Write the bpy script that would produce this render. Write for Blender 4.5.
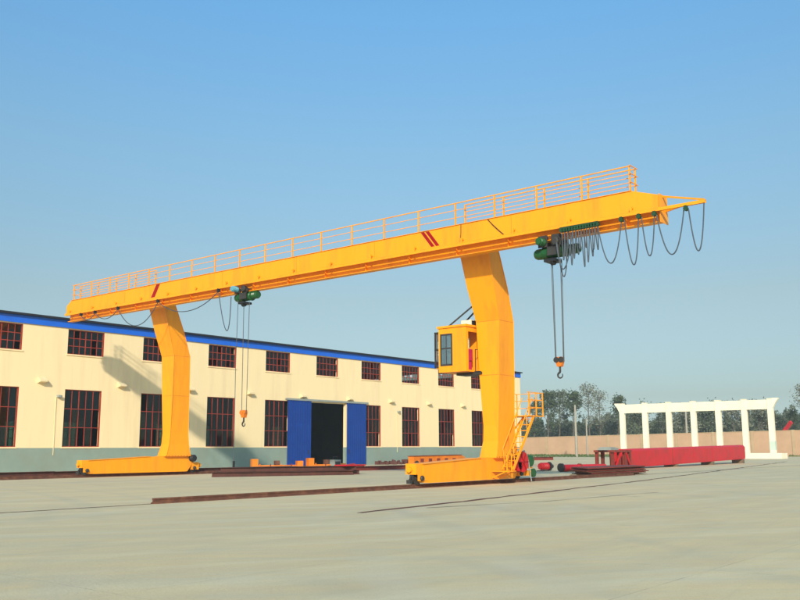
import bpy, math, random
from mathutils import Vector, Matrix
random.seed(7)
for o in list(bpy.data.objects): bpy.data.objects.remove(o)
S = bpy.context.scene
COL = S.collection

# ------------------------------------------------------------------ camera, sky, sun, exposure
FPX, HORIZON, EYE = 887.2, 448.08, 1.6
PHI, ROLL = math.radians(39.207), math.radians(-0.217)
TH = math.atan((HORIZON - 300) / FPX)
fw = Vector((math.cos(PHI)*math.cos(TH), math.sin(PHI)*math.cos(TH), math.sin(TH)))
rt = Vector((math.sin(PHI), -math.cos(PHI), 0)); up = rt.cross(fw)
rt, up = rt*math.cos(ROLL)+up*math.sin(ROLL), up*math.cos(ROLL)-rt*math.sin(ROLL)
cd = bpy.data.cameras.new('camera'); cam = bpy.data.objects.new('camera', cd); COL.objects.link(cam)
cam.matrix_world = Matrix(((rt.x, up.x, -fw.x, 0), (rt.y, up.y, -fw.y, 0), (rt.z, up.z, -fw.z, EYE), (0, 0, 0, 1)))
cd.sensor_width = 36; cd.lens = FPX/800*36; cd.clip_start = 0.1; cd.clip_end = 6000
S.camera = cam

SUN_EL = math.radians(24.0)
sun_h = Vector((-0.823, -0.568, 0)).normalized()            # horizontal direction towards the sun
to_sun = Vector((sun_h.x*math.cos(SUN_EL), sun_h.y*math.cos(SUN_EL), math.sin(SUN_EL)))
W = bpy.data.worlds.new('World'); S.world = W; W.use_nodes = True
nt = W.node_tree
sky = nt.nodes.new('ShaderNodeTexSky'); sky.sky_type = 'NISHITA'; sky.sun_disc = False
sky.sun_elevation = SUN_EL; sky.sun_rotation = math.atan2(sun_h.x, sun_h.y)
sky.altitude = 0; sky.air_density = 1.0; sky.dust_density = 1.3; sky.ozone_density = 2.2
bg = nt.nodes['Background']; bg.inputs['Strength'].default_value = 0.13
# hazy lower air: one grading of the sky by height above the horizon, the same all round
tcw = nt.nodes.new('ShaderNodeTexCoord'); sxyz = nt.nodes.new('ShaderNodeSeparateXYZ'); nt.links.new(tcw.outputs['Generated'], sxyz.inputs[0])
cr = nt.nodes.new('ShaderNodeValToRGB'); nt.links.new(sxyz.outputs['Z'], cr.inputs[0])
stops = [(0.015, (0.47, 0.60, 0.76)), (0.054, (0.38, 0.41, 0.435)), (0.165, (0.52, 0.495, 0.42)), (0.326, (0.60, 0.715, 0.655)), (0.463, (0.58, 0.875, 0.905)), (1.0, (0.63, 0.98, 1.03))]
while len(cr.color_ramp.elements) < len(stops): cr.color_ramp.elements.new(0.5)
for el, (p, c) in zip(cr.color_ramp.elements, stops): el.position = p
for el, (p, c) in zip(cr.color_ramp.elements, stops): el.color = (c[0]/2, c[1]/2, c[2]/2, 1)
tint = nt.nodes.new('ShaderNodeVectorMath'); tint.operation = 'MULTIPLY'
nt.links.new(sky.outputs[0], tint.inputs[0]); nt.links.new(cr.outputs[0], tint.inputs[1])
dbl = nt.nodes.new('ShaderNodeVectorMath'); dbl.operation = 'SCALE'; dbl.inputs['Scale'].default_value = 2.0
nt.links.new(tint.outputs[0], dbl.inputs[0]); nt.links.new(dbl.outputs[0], bg.inputs['Color'])
sl = bpy.data.lights.new('sun', 'SUN'); sl.energy = 2.45; sl.angle = math.radians(1.5); sl.color = (1.0, 0.90, 0.74)
so = bpy.data.objects.new('sun', sl); COL.objects.link(so); so.location = (0, -20, 60)
so.rotation_euler = to_sun.to_track_quat('Z', 'Y').to_euler()
S.view_settings.view_transform = 'Standard'; S.view_settings.look = 'None'
S.view_settings.exposure = 0.85; S.view_settings.gamma = 1.0; S.view_settings.use_curve_mapping = False

# ------------------------------------------------------------------ materials
def mat(name, base, rough=0.6, var=0.12, scale=1.5, bump=0.0, bscale=30.0, dirt=None, dirt_amt=0.0, dirt_scale=0.8,
        metal=0.0, spec=0.4, stretch=(1, 1, 1), detail=6):
    m = bpy.data.materials.new(name); m.use_nodes = True
    t = m.node_tree; N = t.nodes; L = t.links; b = N['Principled BSDF']
    tc = N.new('ShaderNodeTexCoord'); mp = N.new('ShaderNodeMapping'); mp.inputs['Scale'].default_value = stretch
    L.new(tc.outputs['Object'], mp.inputs['Vector'])
    n = N.new('ShaderNodeTexNoise'); n.inputs['Scale'].default_value = scale; n.inputs['Detail'].default_value = detail
    n.inputs['Roughness'].default_value = 0.62
    L.new(mp.outputs[0], n.inputs['Vector'])
    mr = N.new('ShaderNodeMapRange'); mr.inputs[1].default_value = 0.25; mr.inputs[2].default_value = 0.75
    mr.inputs[3].default_value = 1-var; mr.inputs[4].default_value = 1+var
    L.new(n.outputs[0], mr.inputs[0])
    mul = N.new('ShaderNodeVectorMath'); mul.operation = 'SCALE'; mul.inputs[0].default_value = base
    L.new(mr.outputs[0], mul.inputs['Scale'])
    out = mul.outputs[0]
    if dirt:
        n2 = N.new('ShaderNodeTexNoise'); n2.inputs['Scale'].default_value = dirt_scale; n2.inputs['Detail'].default_value = 8
        n2.inputs['Roughness'].default_value = 0.7
        L.new(mp.outputs[0], n2.inputs['Vector'])
        r2 = N.new('ShaderNodeMapRange'); r2.inputs[1].default_value = 0.48; r2.inputs[2].default_value = 0.72
        r2.inputs[3].default_value = 0; r2.inputs[4].default_value = dirt_amt
        L.new(n2.outputs[0], r2.inputs[0])
        mx = N.new('ShaderNodeMix'); mx.data_type = 'RGBA'
        L.new(r2.outputs[0], mx.inputs[0]); L.new(out, mx.inputs[6]); mx.inputs[7].default_value = (*dirt, 1)
        out = mx.outputs[2]
    L.new(out, b.inputs['Base Color'])
    b.inputs['Roughness'].default_value = rough; b.inputs['Metallic'].default_value = metal
    b.inputs['Specular IOR Level'].default_value = spec
    rr = N.new('ShaderNodeMapRange'); rr.inputs[3].default_value = max(0, rough-0.1); rr.inputs[4].default_value = min(1, rough+0.1)
    L.new(n.outputs[0], rr.inputs[0]); L.new(rr.outputs[0], b.inputs['Roughness'])
    if bump:
        nb = N.new('ShaderNodeTexNoise'); nb.inputs['Scale'].default_value = bscale; nb.inputs['Detail'].default_value = 4
        L.new(mp.outputs[0], nb.inputs['Vector'])
        bp = N.new('ShaderNodeBump'); bp.inputs['Strength'].default_value = bump; bp.inputs['Distance'].default_value = 0.02
        L.new(nb.outputs[0], bp.inputs['Height']); L.new(bp.outputs[0], b.inputs['Normal'])
    return m
M = {}
M['paint'] = mat('crane_paint', (0.94, 0.345, 0.003), 0.45, 0.08, 0.9, 0.08, 6, dirt=(0.50, 0.15, 0.015), dirt_amt=0.55, dirt_scale=0.9, stretch=(1.2, 1.2, 0.22))
M['paint2'] = mat('spare_part_paint', (0.78, 0.205, 0.008), 0.5, 0.15, 2.0, 0.1, 8, dirt=(0.35, 0.1, 0.02), dirt_amt=0.6, dirt_scale=2.5)
M['red'] = mat('red_paint', (0.56, 0.008, 0.016), 0.45, 0.15, 1.2, 0.05, 8, dirt=(0.28, 0.03, 0.02), dirt_amt=0.6, dirt_scale=0.9)
M['stripe'] = mat('red_stripe_paint', (0.30, 0.004, 0.006), 0.6, 0.12, 3, spec=0.2)
M['oxide'] = mat('red_oxide_steel', (0.22, 0.035, 0.022), 0.7, 0.3, 2.5, 0.2, 20, dirt=(0.10, 0.035, 0.02), dirt_amt=0.8)
M['brown'] = mat('brown_steel', (0.095, 0.030, 0.022), 0.75, 0.35, 2.5, 0.2, 20, dirt=(0.05, 0.025, 0.02), dirt_amt=0.8)
M['rust'] = mat('rusty_steel', (0.13, 0.05, 0.03), 0.8, 0.35, 3.0, 0.3, 25, dirt=(0.23, 0.10, 0.05), dirt_amt=0.8, dirt_scale=3)
M['dark'] = mat('dark_steel', (0.035, 0.033, 0.032), 0.55, 0.3, 3)
M['black'] = mat('black_rubber', (0.015, 0.016, 0.02), 0.5, 0.2, 4)
M['green'] = mat('hoist_green', (0.010, 0.085, 0.022), 0.4, 0.2, 4, dirt=(0.02, 0.05, 0.02), dirt_amt=0.6, dirt_scale=4)
M['darkgreen'] = mat('trolley_green', (0.010, 0.055, 0.018), 0.5, 0.2, 4)
M['blue_motor'] = mat('motor_blue', (0.10, 0.32, 0.42), 0.4, 0.1, 4)
M['rope'] = mat('wire_rope', (0.07, 0.08, 0.09), 0.5, 0.2, 8)
M['cable'] = mat('grey_cable', (0.055, 0.07, 0.09), 0.6, 0.2, 6)
M['hook'] = mat('hook_orange', (0.70, 0.18, 0.01), 0.5, 0.15, 5, dirt=(0.2, 0.06, 0.02), dirt_amt=0.5, dirt_scale=6)
M['cream'] = mat('cream_render', (0.86, 0.685, 0.405), 0.9, 0.05, 0.5, 0.12, 12, dirt=(0.62, 0.47, 0.28), dirt_amt=0.55, dirt_scale=0.5, spec=0.15, stretch=(1.6, 1.6, 0.16))
M['teal'] = mat('teal_dado_paint', (0.235, 0.305, 0.265), 0.85, 0.08, 0.8, 0.1, 12, dirt=(0.24, 0.25, 0.19), dirt_amt=0.5, dirt_scale=0.5, spec=0.2)
M['blue'] = mat('blue_fascia_metal', (0.010, 0.125, 0.66), 0.45, 0.08, 1.0)
M['door'] = mat('blue_door_paint', (0.004, 0.042, 0.25), 0.6, 0.12, 1.0, dirt=(0.006, 0.035, 0.17), dirt_amt=0.4, spec=0.25)
M['roof'] = mat('roof_sheet_dark', (0.012, 0.014, 0.022), 0.7, 0.15, 0.7)
M['frame'] = mat('window_red_paint', (0.30, 0.035, 0.018), 0.65, 0.3, 3)
M['inside'] = mat('darkened_interior', (0.022, 0.022, 0.020), 0.95, 0.2, 0.5, spec=0.1)  # near-black colour paints the interior gloom into walls, lining and floor
M['white'] = mat('white_lime_paint', (0.80, 0.73, 0.56), 0.9, 0.06, 0.6, 0.1, 10, dirt=(0.62, 0.55, 0.42), dirt_amt=0.4, dirt_scale=0.5, spec=0.2)
M['palegreen'] = mat('pale_green_paint', (0.50, 0.60, 0.50), 0.9, 0.06, 0.6)
M['brickwall'] = mat('tan_wall', (0.47, 0.30, 0.19), 0.95, 0.12, 0.35, 0.2, 9, dirt=(0.42, 0.29, 0.18), dirt_amt=0.7, dirt_scale=0.25, spec=0.1)
M['pillar'] = mat('grey_tan_pillar', (0.43, 0.31, 0.19), 0.95, 0.12, 0.7, spec=0.1)
M['concrete_pole'] = mat('concrete_pole', (0.33, 0.30, 0.24), 0.9, 0.1, 1)
M['vent'] = mat('vent_render', (0.74, 0.60, 0.36), 0.9, 0.08, 2)
M['grey'] = mat('grey_metal', (0.26, 0.29, 0.27), 0.6, 0.1, 2)
M['bark'] = mat('bark', (0.10, 0.085, 0.065), 0.95, 0.25, 2)
M['timber'] = mat('timber', (0.16, 0.11, 0.07), 0.9, 0.25, 3)
M['soot'] = mat('dust', (0.25, 0.2, 0.15), 0.9, 0.3, 3)
M['weed'] = mat('grass', (0.075, 0.115, 0.03), 0.9, 0.3, 1)
M['magenta'] = mat('red_seat', (0.55, 0.03, 0.10), 0.5, 0.1, 3)
def leaf_mat(name, c):
    m = mat(name, c, 0.8, 0.45, 0.35, spec=0.15)
    return m
M['leaf_a'] = leaf_mat('foliage_dark', (0.058, 0.080, 0.042))  # leaf tones paled and greyed to stand in for distance haze
M['leaf_b'] = leaf_mat('foliage_mid', (0.092, 0.112, 0.072))
M['leaf_c'] = leaf_mat('foliage_pale', (0.15, 0.16, 0.12))
# glass
g = bpy.data.materials.new('window_glass'); g.use_nodes = True; t = g.node_tree; t.nodes.clear()
o_ = t.nodes.new('ShaderNodeOutputMaterial'); tr = t.nodes.new('ShaderNodeBsdfTransparent'); tr.inputs[0].default_value = (0.55, 0.60, 0.56, 1)
gl = t.nodes.new('ShaderNodeBsdfGlossy'); gl.inputs['Roughness'].default_value = 0.06; gl.inputs[0].default_value = (0.8, 0.85, 0.85, 1)
mx = t.nodes.new('ShaderNodeMixShader'); mx.inputs[0].default_value = 0.05
t.links.new(tr.outputs[0], mx.inputs[1]); t.links.new(gl.outputs[0], mx.inputs[2]); t.links.new(mx.outputs[0], o_.inputs[0])
M['glass'] = g
g2 = g.copy(); g2.name = 'cab_glass'; M['cabglass'] = g2
for n in g2.node_tree.nodes:
    if n.type == 'MIX_SHADER': n.inputs[0].default_value = 0.45
    if n.type == 'BSDF_TRANSPARENT': n.inputs[0].default_value = (0.75, 0.85, 0.85, 1)

g3 = g.copy(); g3.name = 'dark_green_glass'; M['dusty'] = g3  # dark green tint dims and colours the daylight through the back windows
for n in g3.node_tree.nodes:
    if n.type == 'BSDF_TRANSPARENT': n.inputs[0].default_value = (0.30, 0.40, 0.31, 1)

# ground
def ground_mat():
    m = bpy.data.materials.new('concrete_yard'); m.use_nodes = True
    t = m.node_tree; N = t.nodes; L = t.links; b = N['Principled BSDF']
    tc = N.new('ShaderNodeTexCoord')
    def noise(scale, det, stretch, rot=0.0, rough=0.6):
        mp = N.new('ShaderNodeMapping'); mp.inputs['Scale'].default_value = stretch; mp.inputs['Rotation'].default_value = (0, 0, rot)
        L.new(tc.outputs['Object'], mp.inputs[0])
        n = N.new('ShaderNodeTexNoise'); n.inputs['Scale'].default_value = scale; n.inputs['Detail'].default_value = det; n.inputs['Roughness'].default_value = rough
        L.new(mp.outputs[0], n.inputs['Vector']); return n
    def ramp(src, a, c_, lo=0.0, hi=1.0):
        r = N.new('ShaderNodeMapRange'); r.inputs[1].default_value = a; r.inputs[2].default_value = c_
        r.inputs[3].default_value = lo; r.inputs[4].default_value = hi; L.new(src, r.inputs[0]); return r.outputs[0]
    def mix(fac, a, c_, bt='MIX'):
        x = N.new('ShaderNodeMix'); x.data_type = 'RGBA'; x.blend_type = bt
        if hasattr(fac, 'is_linked'): L.new(fac, x.inputs[0])
        else: x.inputs[0].default_value = fac
        for s, k in ((a, 6), (c_, 7)):
            if hasattr(s, 'is_linked'): L.new(s, x.inputs[k])
            else: x.inputs[k].default_value = (*s, 1)
        return x.outputs[2]
    big = noise(0.055, 5, (1, 1, 1)); streak = noise(0.30, 7, (0.25, 1.6, 1), math.radians(-12)); streak2 = noise(0.6, 7, (0.12, 1.5, 1), math.radians(38))
    mid = noise(0.9, 8, (1, 1, 1), 0, 0.7); fine = noise(14, 6, (1, 1, 1), 0, 0.7)
    c = mix(ramp(big.outputs[0], 0.35, 0.65), (0.710, 0.563, 0.313), (0.581, 0.482, 0.292))
    c = mix(ramp(streak.outputs[0], 0.42, 0.68, 0, 0.65), c, (0.535, 0.469, 0.303))
    c = mix(ramp(streak2.outputs[0], 0.48, 0.72, 0, 0.55), c, (0.731, 0.637, 0.382))
    c = mix(ramp(mid.outputs[0], 0.5, 0.78, 0, 0.35), c, (0.543, 0.407, 0.233))
    c = mix(ramp(fine.outputs[0], 0.3, 0.75, 0, 0.22), c, (0.478, 0.367, 0.212))
    def tnoise(scale, det, size, ang, rough=0.6):
        mp = N.new('ShaderNodeMapping'); mp.vector_type = 'TEXTURE'; mp.inputs['Scale'].default_value = size; mp.inputs['Rotation'].default_value = (0, 0, ang)
        L.new(tc.outputs['Object'], mp.inputs[0])
        n = N.new('ShaderNodeTexNoise'); n.inputs['Scale'].default_value = scale; n.inputs['Detail'].default_value = det; n.inputs['Roughness'].default_value = rough
        L.new(mp.outputs[0], n.inputs['Vector']); return n
    s3 = tnoise(1.0, 8, (9, 0.55, 1), math.radians(-48), 0.68); s4 = tnoise(1.0, 7, (14, 1.2, 1), math.radians(-30), 0.6); s5 = tnoise(1.0, 7, (6, 0.25, 1), math.radians(8), 0.6)
    c = mix(ramp(s3.outputs[0], 0.44, 0.70, 0, 0.5), c, (0.487, 0.469, 0.350))
    c = mix(ramp(s4.outputs[0], 0.50, 0.74, 0, 0.42), c, (0.731, 0.687, 0.480))
    c = mix(ramp(s5.outputs[0], 0.55, 0.74, 0, 0.35), c, (0.498, 0.431, 0.290))
    grit = noise(45, 4, (1, 1, 1), 0, 0.75); c = mix(ramp(grit.outputs[0], 0.54, 0.70, 0, 0.6), c, (0.332, 0.297, 0.209))
    # tyre tracks sweeping round in wide arcs, faint slab joints
    def rings(center, scale, dist, lo, hi, amt, col, mask):
        nonlocal c
        mp = N.new('ShaderNodeMapping'); mp.inputs['Location'].default_value = (-center[0], -center[1], 0); L.new(tc.outputs['Object'], mp.inputs[0])
        w = N.new('ShaderNodeTexWave'); w.wave_type = 'RINGS'; w.rings_direction = 'Z'; w.inputs['Scale'].default_value = scale
        w.inputs['Distortion'].default_value = dist; w.inputs['Detail'].default_value = 4; w.inputs['Detail Scale'].default_value = 0.4; L.new(mp.outputs[0], w.inputs['Vector'])
        k = N.new('ShaderNodeMath'); k.operation = 'MULTIPLY'; L.new(ramp(w.outputs['Fac'], lo, hi, 0, amt), k.inputs[0]); L.new(mask, k.inputs[1])
        c = mix(k.outputs[0], c, col)
    m1 = ramp(noise(0.11, 4, (1, 1, 1)).outputs[0], 0.47, 0.6); m2 = ramp(noise(0.09, 4, (1, 1, 1), 1.0).outputs[0], 0.45, 0.62)
    rings((34, -16), 0.16, 3.5, 0.60, 0.95, 0.22, (0.62, 0.57, 0.45), m1)
    rings((-28, 44), 0.13, 4.0, 0.80, 1.0, 0.20, (0.37, 0.36, 0.29), m2)
    rings((75, -20), 0.11, 4.5, 0.82, 1.0, 0.18, (0.38, 0.36, 0.28), m1)
    oil = noise(0.5, 3, (1, 1, 1), 0.3); c = mix(ramp(oil.outputs[0], 0.68, 0.78, 0, 0.5), c, (0.27, 0.25, 0.20))
    bk = N.new('ShaderNodeTexBrick'); bk.offset = 0; bk.inputs['Scale'].default_value = 1.0; bk.inputs['Brick Width'].default_value = 6.0; bk.inputs['Row Height'].default_value = 4.5
    bk.inputs['Mortar Size'].default_value = 0.012; bk.inputs['Mortar Smooth'].default_value = 0.3; L.new(tc.outputs['Object'], bk.inputs['Vector'])
    jm = N.new('ShaderNodeMath'); jm.operation = 'MULTIPLY'; L.new(bk.outputs['Fac'], jm.inputs[0]); L.new(ramp(mid.outputs[0], 0.4, 0.6, 0.05, 0.4), jm.inputs[1])
    c = mix(jm.outputs[0], c, (0.25, 0.22, 0.16))
    # red-oxide dust spilt where steel is primed between the rails
    sp = N.new('ShaderNodeSeparateXYZ'); L.new(tc.outputs['Object'], sp.inputs[0])
    d1 = N.new('ShaderNodeVectorMath'); d1.operation = 'DISTANCE'
    mpd = N.new('ShaderNodeMapping'); mpd.inputs['Scale'].default_value = (0.35, 1, 1); L.new(tc.outputs['Object'], mpd.inputs[0])
    L.new(mpd.outputs[0], d1.inputs[0]); d1.inputs[1].default_value = (60*0.35, 45, 0)
    rd = N.new('ShaderNodeMath'); rd.operation = 'MULTIPLY'
    L.new(ramp(d1.outputs['Value'], 3.0, 8.0, 1, 0), rd.inputs[0]); L.new(ramp(mid.outputs[0], 0.35, 0.6, 0.15, 0.8), rd.inputs[1])
    c = mix(rd.outputs[0], c, (0.42, 0.20, 0.16))
    L.new(c, b.inputs['Base Color']); b.inputs['Roughness'].default_value = 0.92; b.inputs['Specular IOR Level'].default_value = 0.2
    bp = N.new('ShaderNodeBump'); bp.inputs['Strength'].default_value = 0.5; bp.inputs['Distance'].default_value = 0.02
    ad = N.new('ShaderNodeMath'); ad.operation = 'ADD'; L.new(mid.outputs[0], ad.inputs[0]); L.new(fine.outputs[0], ad.inputs[1])
    L.new(ad.outputs[0], bp.inputs['Height']); L.new(bp.outputs[0], b.inputs['Normal'])
    return m
M['ground'] = ground_mat()

# ------------------------------------------------------------------ mesh helpers
class MB:
    def __init__(s): s.v = []; s.f = []; s.sm = []
    def add(s, vs, fs, smooth=False):
        k = len(s.v); s.v += [tuple(p) for p in vs]; s.f += [tuple(i+k for i in q) for q in fs]; s.sm += [smooth]*len(fs); return s
    def box(s, x0, x1, y0, y1, z0, z1):
        vs = [(x0,y0,z0),(x1,y0,z0),(x1,y1,z0),(x0,y1,z0),(x0,y0,z1),(x1,y0,z1),(x1,y1,z1),(x0,y1,z1)]
        return s.add(vs, [(0,3,2,1),(4,5,6,7),(0,1,5,4),(1,2,6,5),(2,3,7,6),(3,0,4,7)])
    def loft(s, rings, caps=True, smooth=False):
        n = len(rings[0]); vs = [p for r in rings for p in r]; fs = []
        for i in range(len(rings)-1):
            for j in range(n): fs.append((i*n+j, i*n+(j+1)%n, (i+1)*n+(j+1)%n, (i+1)*n+j))
        s.add(vs, fs, smooth)
        if caps:
            s.add(rings[0], [tuple(range(n-1, -1, -1))]); s.add(rings[-1], [tuple(range(n))])
        return s
    def bar(s, a, b, w, h=None, upv=(0, 0, 1)):
        a, b = Vector(a), Vector(b); h = w if h is None else h
        d = (b-a).normalized(); u = Vector(upv)
        if abs(d.dot(u)) > 0.98: u = Vector((1, 0, 0))
        sd = d.cross(u).normalized(); u = sd.cross(d)
        def ring(p): return [p+sd*w/2-u*h/2, p+sd*w/2+u*h/2, p-sd*w/2+u*h/2, p-sd*w/2-u*h/2]
        return s.loft([ring(a), ring(b)])
    def cyl(s, a, b, r, n=12, r2=None, smooth=True):
        a, b = Vector(a), Vector(b); d = (b-a).normalized(); u = Vector((0, 0, 1)) if abs(d.z) < 0.95 else Vector((1, 0, 0))
        p = d.cross(u).normalized(); q = p.cross(d); r2 = r if r2 is None else r2
        def ring(c, rr): return [c+(p*math.cos(2*math.pi*i/n)+q*math.sin(2*math.pi*i/n))*rr for i in range(n)]
        return s.loft([ring(a, r), ring(b, r2)], True, smooth)
    def lathe(s, a, d, prof, n=16):
        a, d = Vector(a), Vector(d).normalized(); u = Vector((0, 0, 1)) if abs(d.z) < 0.95 else Vector((1, 0, 0))
        p = d.cross(u).normalized(); q = p.cross(d)
        rings = [[a+d*h+(p*math.cos(2*math.pi*i/n)+q*math.sin(2*math.pi*i/n))*max(r, 1e-4) for i in range(n)] for h, r in prof]
        return s.loft(rings, True, False)
    def tube(s, pts, r, n=6, r2=None):
        pts = [Vector(p) for p in pts]; rings = []
        for i, c in enumerate(pts):
            d = (pts[min(i+1, len(pts)-1)]-pts[max(i-1, 0)]).normalized()
            u = Vector((0, 0, 1)) if abs(d.z) < 0.9 else Vector((1, 0, 0))
            p = d.cross(u).normalized(); q = p.cross(d)
            k = i/(len(pts)-1); rr = r if r2 is None else r*(1-k)+r2*k
            if rings:   # keep rings aligned
                best = min(range(n), key=lambda j: (c+(p*math.cos(2*math.pi*j/n)+q*math.sin(2*math.pi*j/n))*rr-rings[-1][0]).length)
            else: best = 0
            rings.append([c+(p*math.cos(2*math.pi*(j+best)/n)+q*math.sin(2*math.pi*(j+best)/n))*rr for j in range(n)])
        return s.loft(rings, True, True)
    def mesh(s, name, m, org):
        me = bpy.data.meshes.new(name)
        me.from_pydata([(x-org[0], y-org[1], z-org[2]) for x, y, z in s.v], [], s.f)
        me.polygons.foreach_set('use_smooth', s.sm); me.materials.append(M[m]); me.update()
        return me
    def build(s, name, m, parent=None, org=None, bevel=0):
        base = wloc(parent) if parent else Vector((0, 0, 0))
        org = Vector(org) if org is not None else base
        ob = bpy.data.objects.new(name, s.mesh(name, m, org)); COL.objects.link(ob)
        if parent: ob.parent = parent
        ob.location = org-base
        if bevel:
            b = ob.modifiers.new('bevel', 'BEVEL'); b.width = bevel; b.segments = 1; b.limit_method = 'ANGLE'
        return ob
def wloc(o):
    v = Vector((0, 0, 0))
    while o: v += o.location; o = o.parent
    return v
def tag(o, label=None, cat=None, group=None, kind=None):
    if label: o['label'] = label
    if cat: o['category'] = cat
    if group: o['group'] = group
    if kind: o['kind'] = kind
    return o
def thing(name, loc, label, cat, group=None):
    o = bpy.data.objects.new(name, None); COL.objects.link(o); o.location = loc; o.empty_display_size = 0.3
    return tag(o, label, cat, group)
def copy_at(ob, parent, loc):
    c = ob.copy(); COL.objects.link(c); c.parent = parent; c.location = loc; return c

# ------------------------------------------------------------------ ground
gm = MB(); gm.add([(-2500, -2500, 0), (2500, -2500, 0), (2500, 2500, 0), (-2500, 2500, 0)], [(0, 1, 2, 3)])
tag(gm.build('ground', 'ground'), 'pale dusty concrete yard', None, kind='structure')
def strip(name, pts, w, z, m, jag=0.4, seed=1):
    rnd = random.Random(seed); mb = MB(); L_, R_ = [], []
    fine = []
    for (a, b) in zip(pts[:-1], pts[1:]):
        a, b = Vector((*a, 0)), Vector((*b, 0)); n = max(2, int((b-a).length/0.7))
        fine += [a.lerp(b, i/n) for i in range(n)]
    fine.append(Vector((*pts[-1], 0)))
    dr = 0
    for i, p in enumerate(fine):
        d = (fine[min(i+1, len(fine)-1)]-fine[max(i-1, 0)]).normalized(); s_ = Vector((-d.y, d.x, 0))
        dr = dr*0.9+rnd.uniform(-0.02, 0.02)
        L_.append(p+s_*(w/2*(1+rnd.uniform(-jag, jag))+dr)+Vector((0, 0, z))); R_.append(p-s_*(w/2*(1+rnd.uniform(-jag, jag))-dr)+Vector((0, 0, z)))
    n = len(fine); mb.add(L_+R_, [(i, n+i, n+i+1, i+1) for i in range(n-1)])
    return mb.build(name, m)
tag(strip('ground_joint', [(17.0, 15.2), (18.2, 15.4), (29, 16.8), (41.7, 18.65), (54, 20.8), (66.6, 23), (101, 29.1)], 0.20, 0.006, 'rust', 0.65, 3), kind='structure')
tag(strip('ground_joint', [(19.5, 15.0), (24, 13.9), (31, 13.4)], 0.05, 0.006, 'soot', 0.8, 5), kind='structure')

# ------------------------------------------------------------------ crane rails
YR, YL = 22.61, 46.84
def rail(name, y, x0, x1, hgt, w, label):
    r = thing(name, (x0, y, 0), label, 'rail')
    mb = MB()
    sec = [(-w, 0), (w, 0), (w, 0.03), (0.03, 0.06), (0.03, hgt-0.05), (0.05, hgt-0.045), (0.05, hgt), (-0.05, hgt), (-0.05, hgt-0.045), (-0.03, hgt-0.05), (-0.03, 0.06), (-w, 0.03)]
    x = x0; rnd = random.Random(len(label)); seg = 0
    while x < x1:
        e = min(x1, x+10.0); dy = rnd.uniform(-0.012, 0.012)
        p = MB(); p.loft([[(x+0.004, y+a+dy, b) for a, b in sec][::-1], [(e-0.006, y+a, b) for a, b in sec][::-1]])
        p.build('rail_length', 'rust', r); x = e
    return r
rail('crane_rail', YR, 16.15, 49, 0.165, 0.11, 'rusty raised crane rail in front of the near crane leg')
fl = tag(strip('rail_groove', [(-40, YR), (16.15, YR)], 0.13, 0.006, 'rust', 0.3, 8), kind='structure')
tag(strip('rail_groove', [(49, YR), (150, YR)], 0.10, 0.006, 'rust', 0.3, 9), kind='structure')
rail('crane_rail', YL, -10, 68, 0.165, 0.16, 'dark rusty crane rail running along the cream building under the far leg')

# ------------------------------------------------------------------ workshop building
YW, XA, XB, ZE, DEP = 58.86, 8.2, 95.9, 10.80, 34.0
WW, LZ0, LZ1, UZ0, UZ1 = 2.95, 1.76, 5.85, 8.38, 10.19
starts = [8.7+6.372*i for i in range(14)]      # 27.8 34.2 ... 91.5
starts = [s for s in starts]
DX0, DX1, DZ1 = 58.9, 63.75, 5.82
bld = thing('workshop_building', (52, YW, 0), 'long cream workshop with teal base, blue eaves and red barred windows', 'building')
def wall_grid(openings, y0, y1, x0, x1, z0, z1):
    """solid wall slab with rectangular openings (front skin, back skin, reveals)"""
    xs = sorted({x0, x1, *[v for o in openings for v in o[:2]]}); zs = sorted({z0, z1, *[v for o in openings for v in o[2:]]})
    xs = [v for v in xs if x0 <= v <= x1]; zs = [v for v in zs if z0 <= v <= z1]
    def solid(i, j):
        if i < 0 or j < 0 or i >= len(xs)-1 or j >= len(zs)-1: return False
        cx, cz = (xs[i]+xs[i+1])/2, (zs[j]+zs[j+1])/2
        return not any(a < cx < b and c < cz < d for a, b, c, d in openings)
    mb = MB()
    for i in range(len(xs)-1):
        for j in range(len(zs)-1):
            if not solid(i, j): continue
            a, b, c, d = xs[i], xs[i+1], zs[j], zs[j+1]
            mb.add([(a, y0, c), (b, y0, c), (b, y0, d), (a, y0, d)], [(0, 1, 2, 3)])
            mb.add([(a, y1, c), (b, y1, c), (b, y1, d), (a, y1, d)], [(3, 2, 1, 0)])
            if not solid(i-1, j): mb.add([(a, y0, c), (a, y1, c), (a, y1, d), (a, y0, d)], [(3, 2, 1, 0)])
            if not solid(i+1, j): mb.add([(b, y0, c), (b, y1, c), (b, y1, d), (b, y0, d)], [(0, 1, 2, 3)])
            if not solid(i, j-1): mb.add([(a, y0, c), (b, y0, c), (b, y1, c), (a, y1, c)], [(3, 2, 1, 0)])
            if not solid(i, j+1): mb.add([(a, y0, d), (b, y0, d), (b, y1, d), (a, y1, d)], [(0, 1, 2, 3)])
    return mb
ops = []
for s in starts:
    ops.append((s, s+WW, UZ0, UZ1))
    if not (s < DX1 and s+WW > DX0-1): ops.append((s, s+WW, LZ0, LZ1))
door_op = (DX0, DX1, 0.0, DZ1)
wall_grid(ops+[door_op], YW, YW+0.30, XA, XB, 1.70, ZE).build('wall', 'cream', bld)
wall_grid([(DX0, DX1, 0.0, 1.70)], YW-0.015, YW+0.315, XA-0.015, XB+0.015, 0.0, 1.697).build('dado', 'teal', bld)
back_ops = [(s+0.3, s+2.3, 1.9, 4.6) for s in starts[:-1]]
wall_grid(back_ops, YW+DEP, YW+DEP+0.3, XA, XB, 0.0, ZE).build('back_wall', 'inside', bld)
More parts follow.
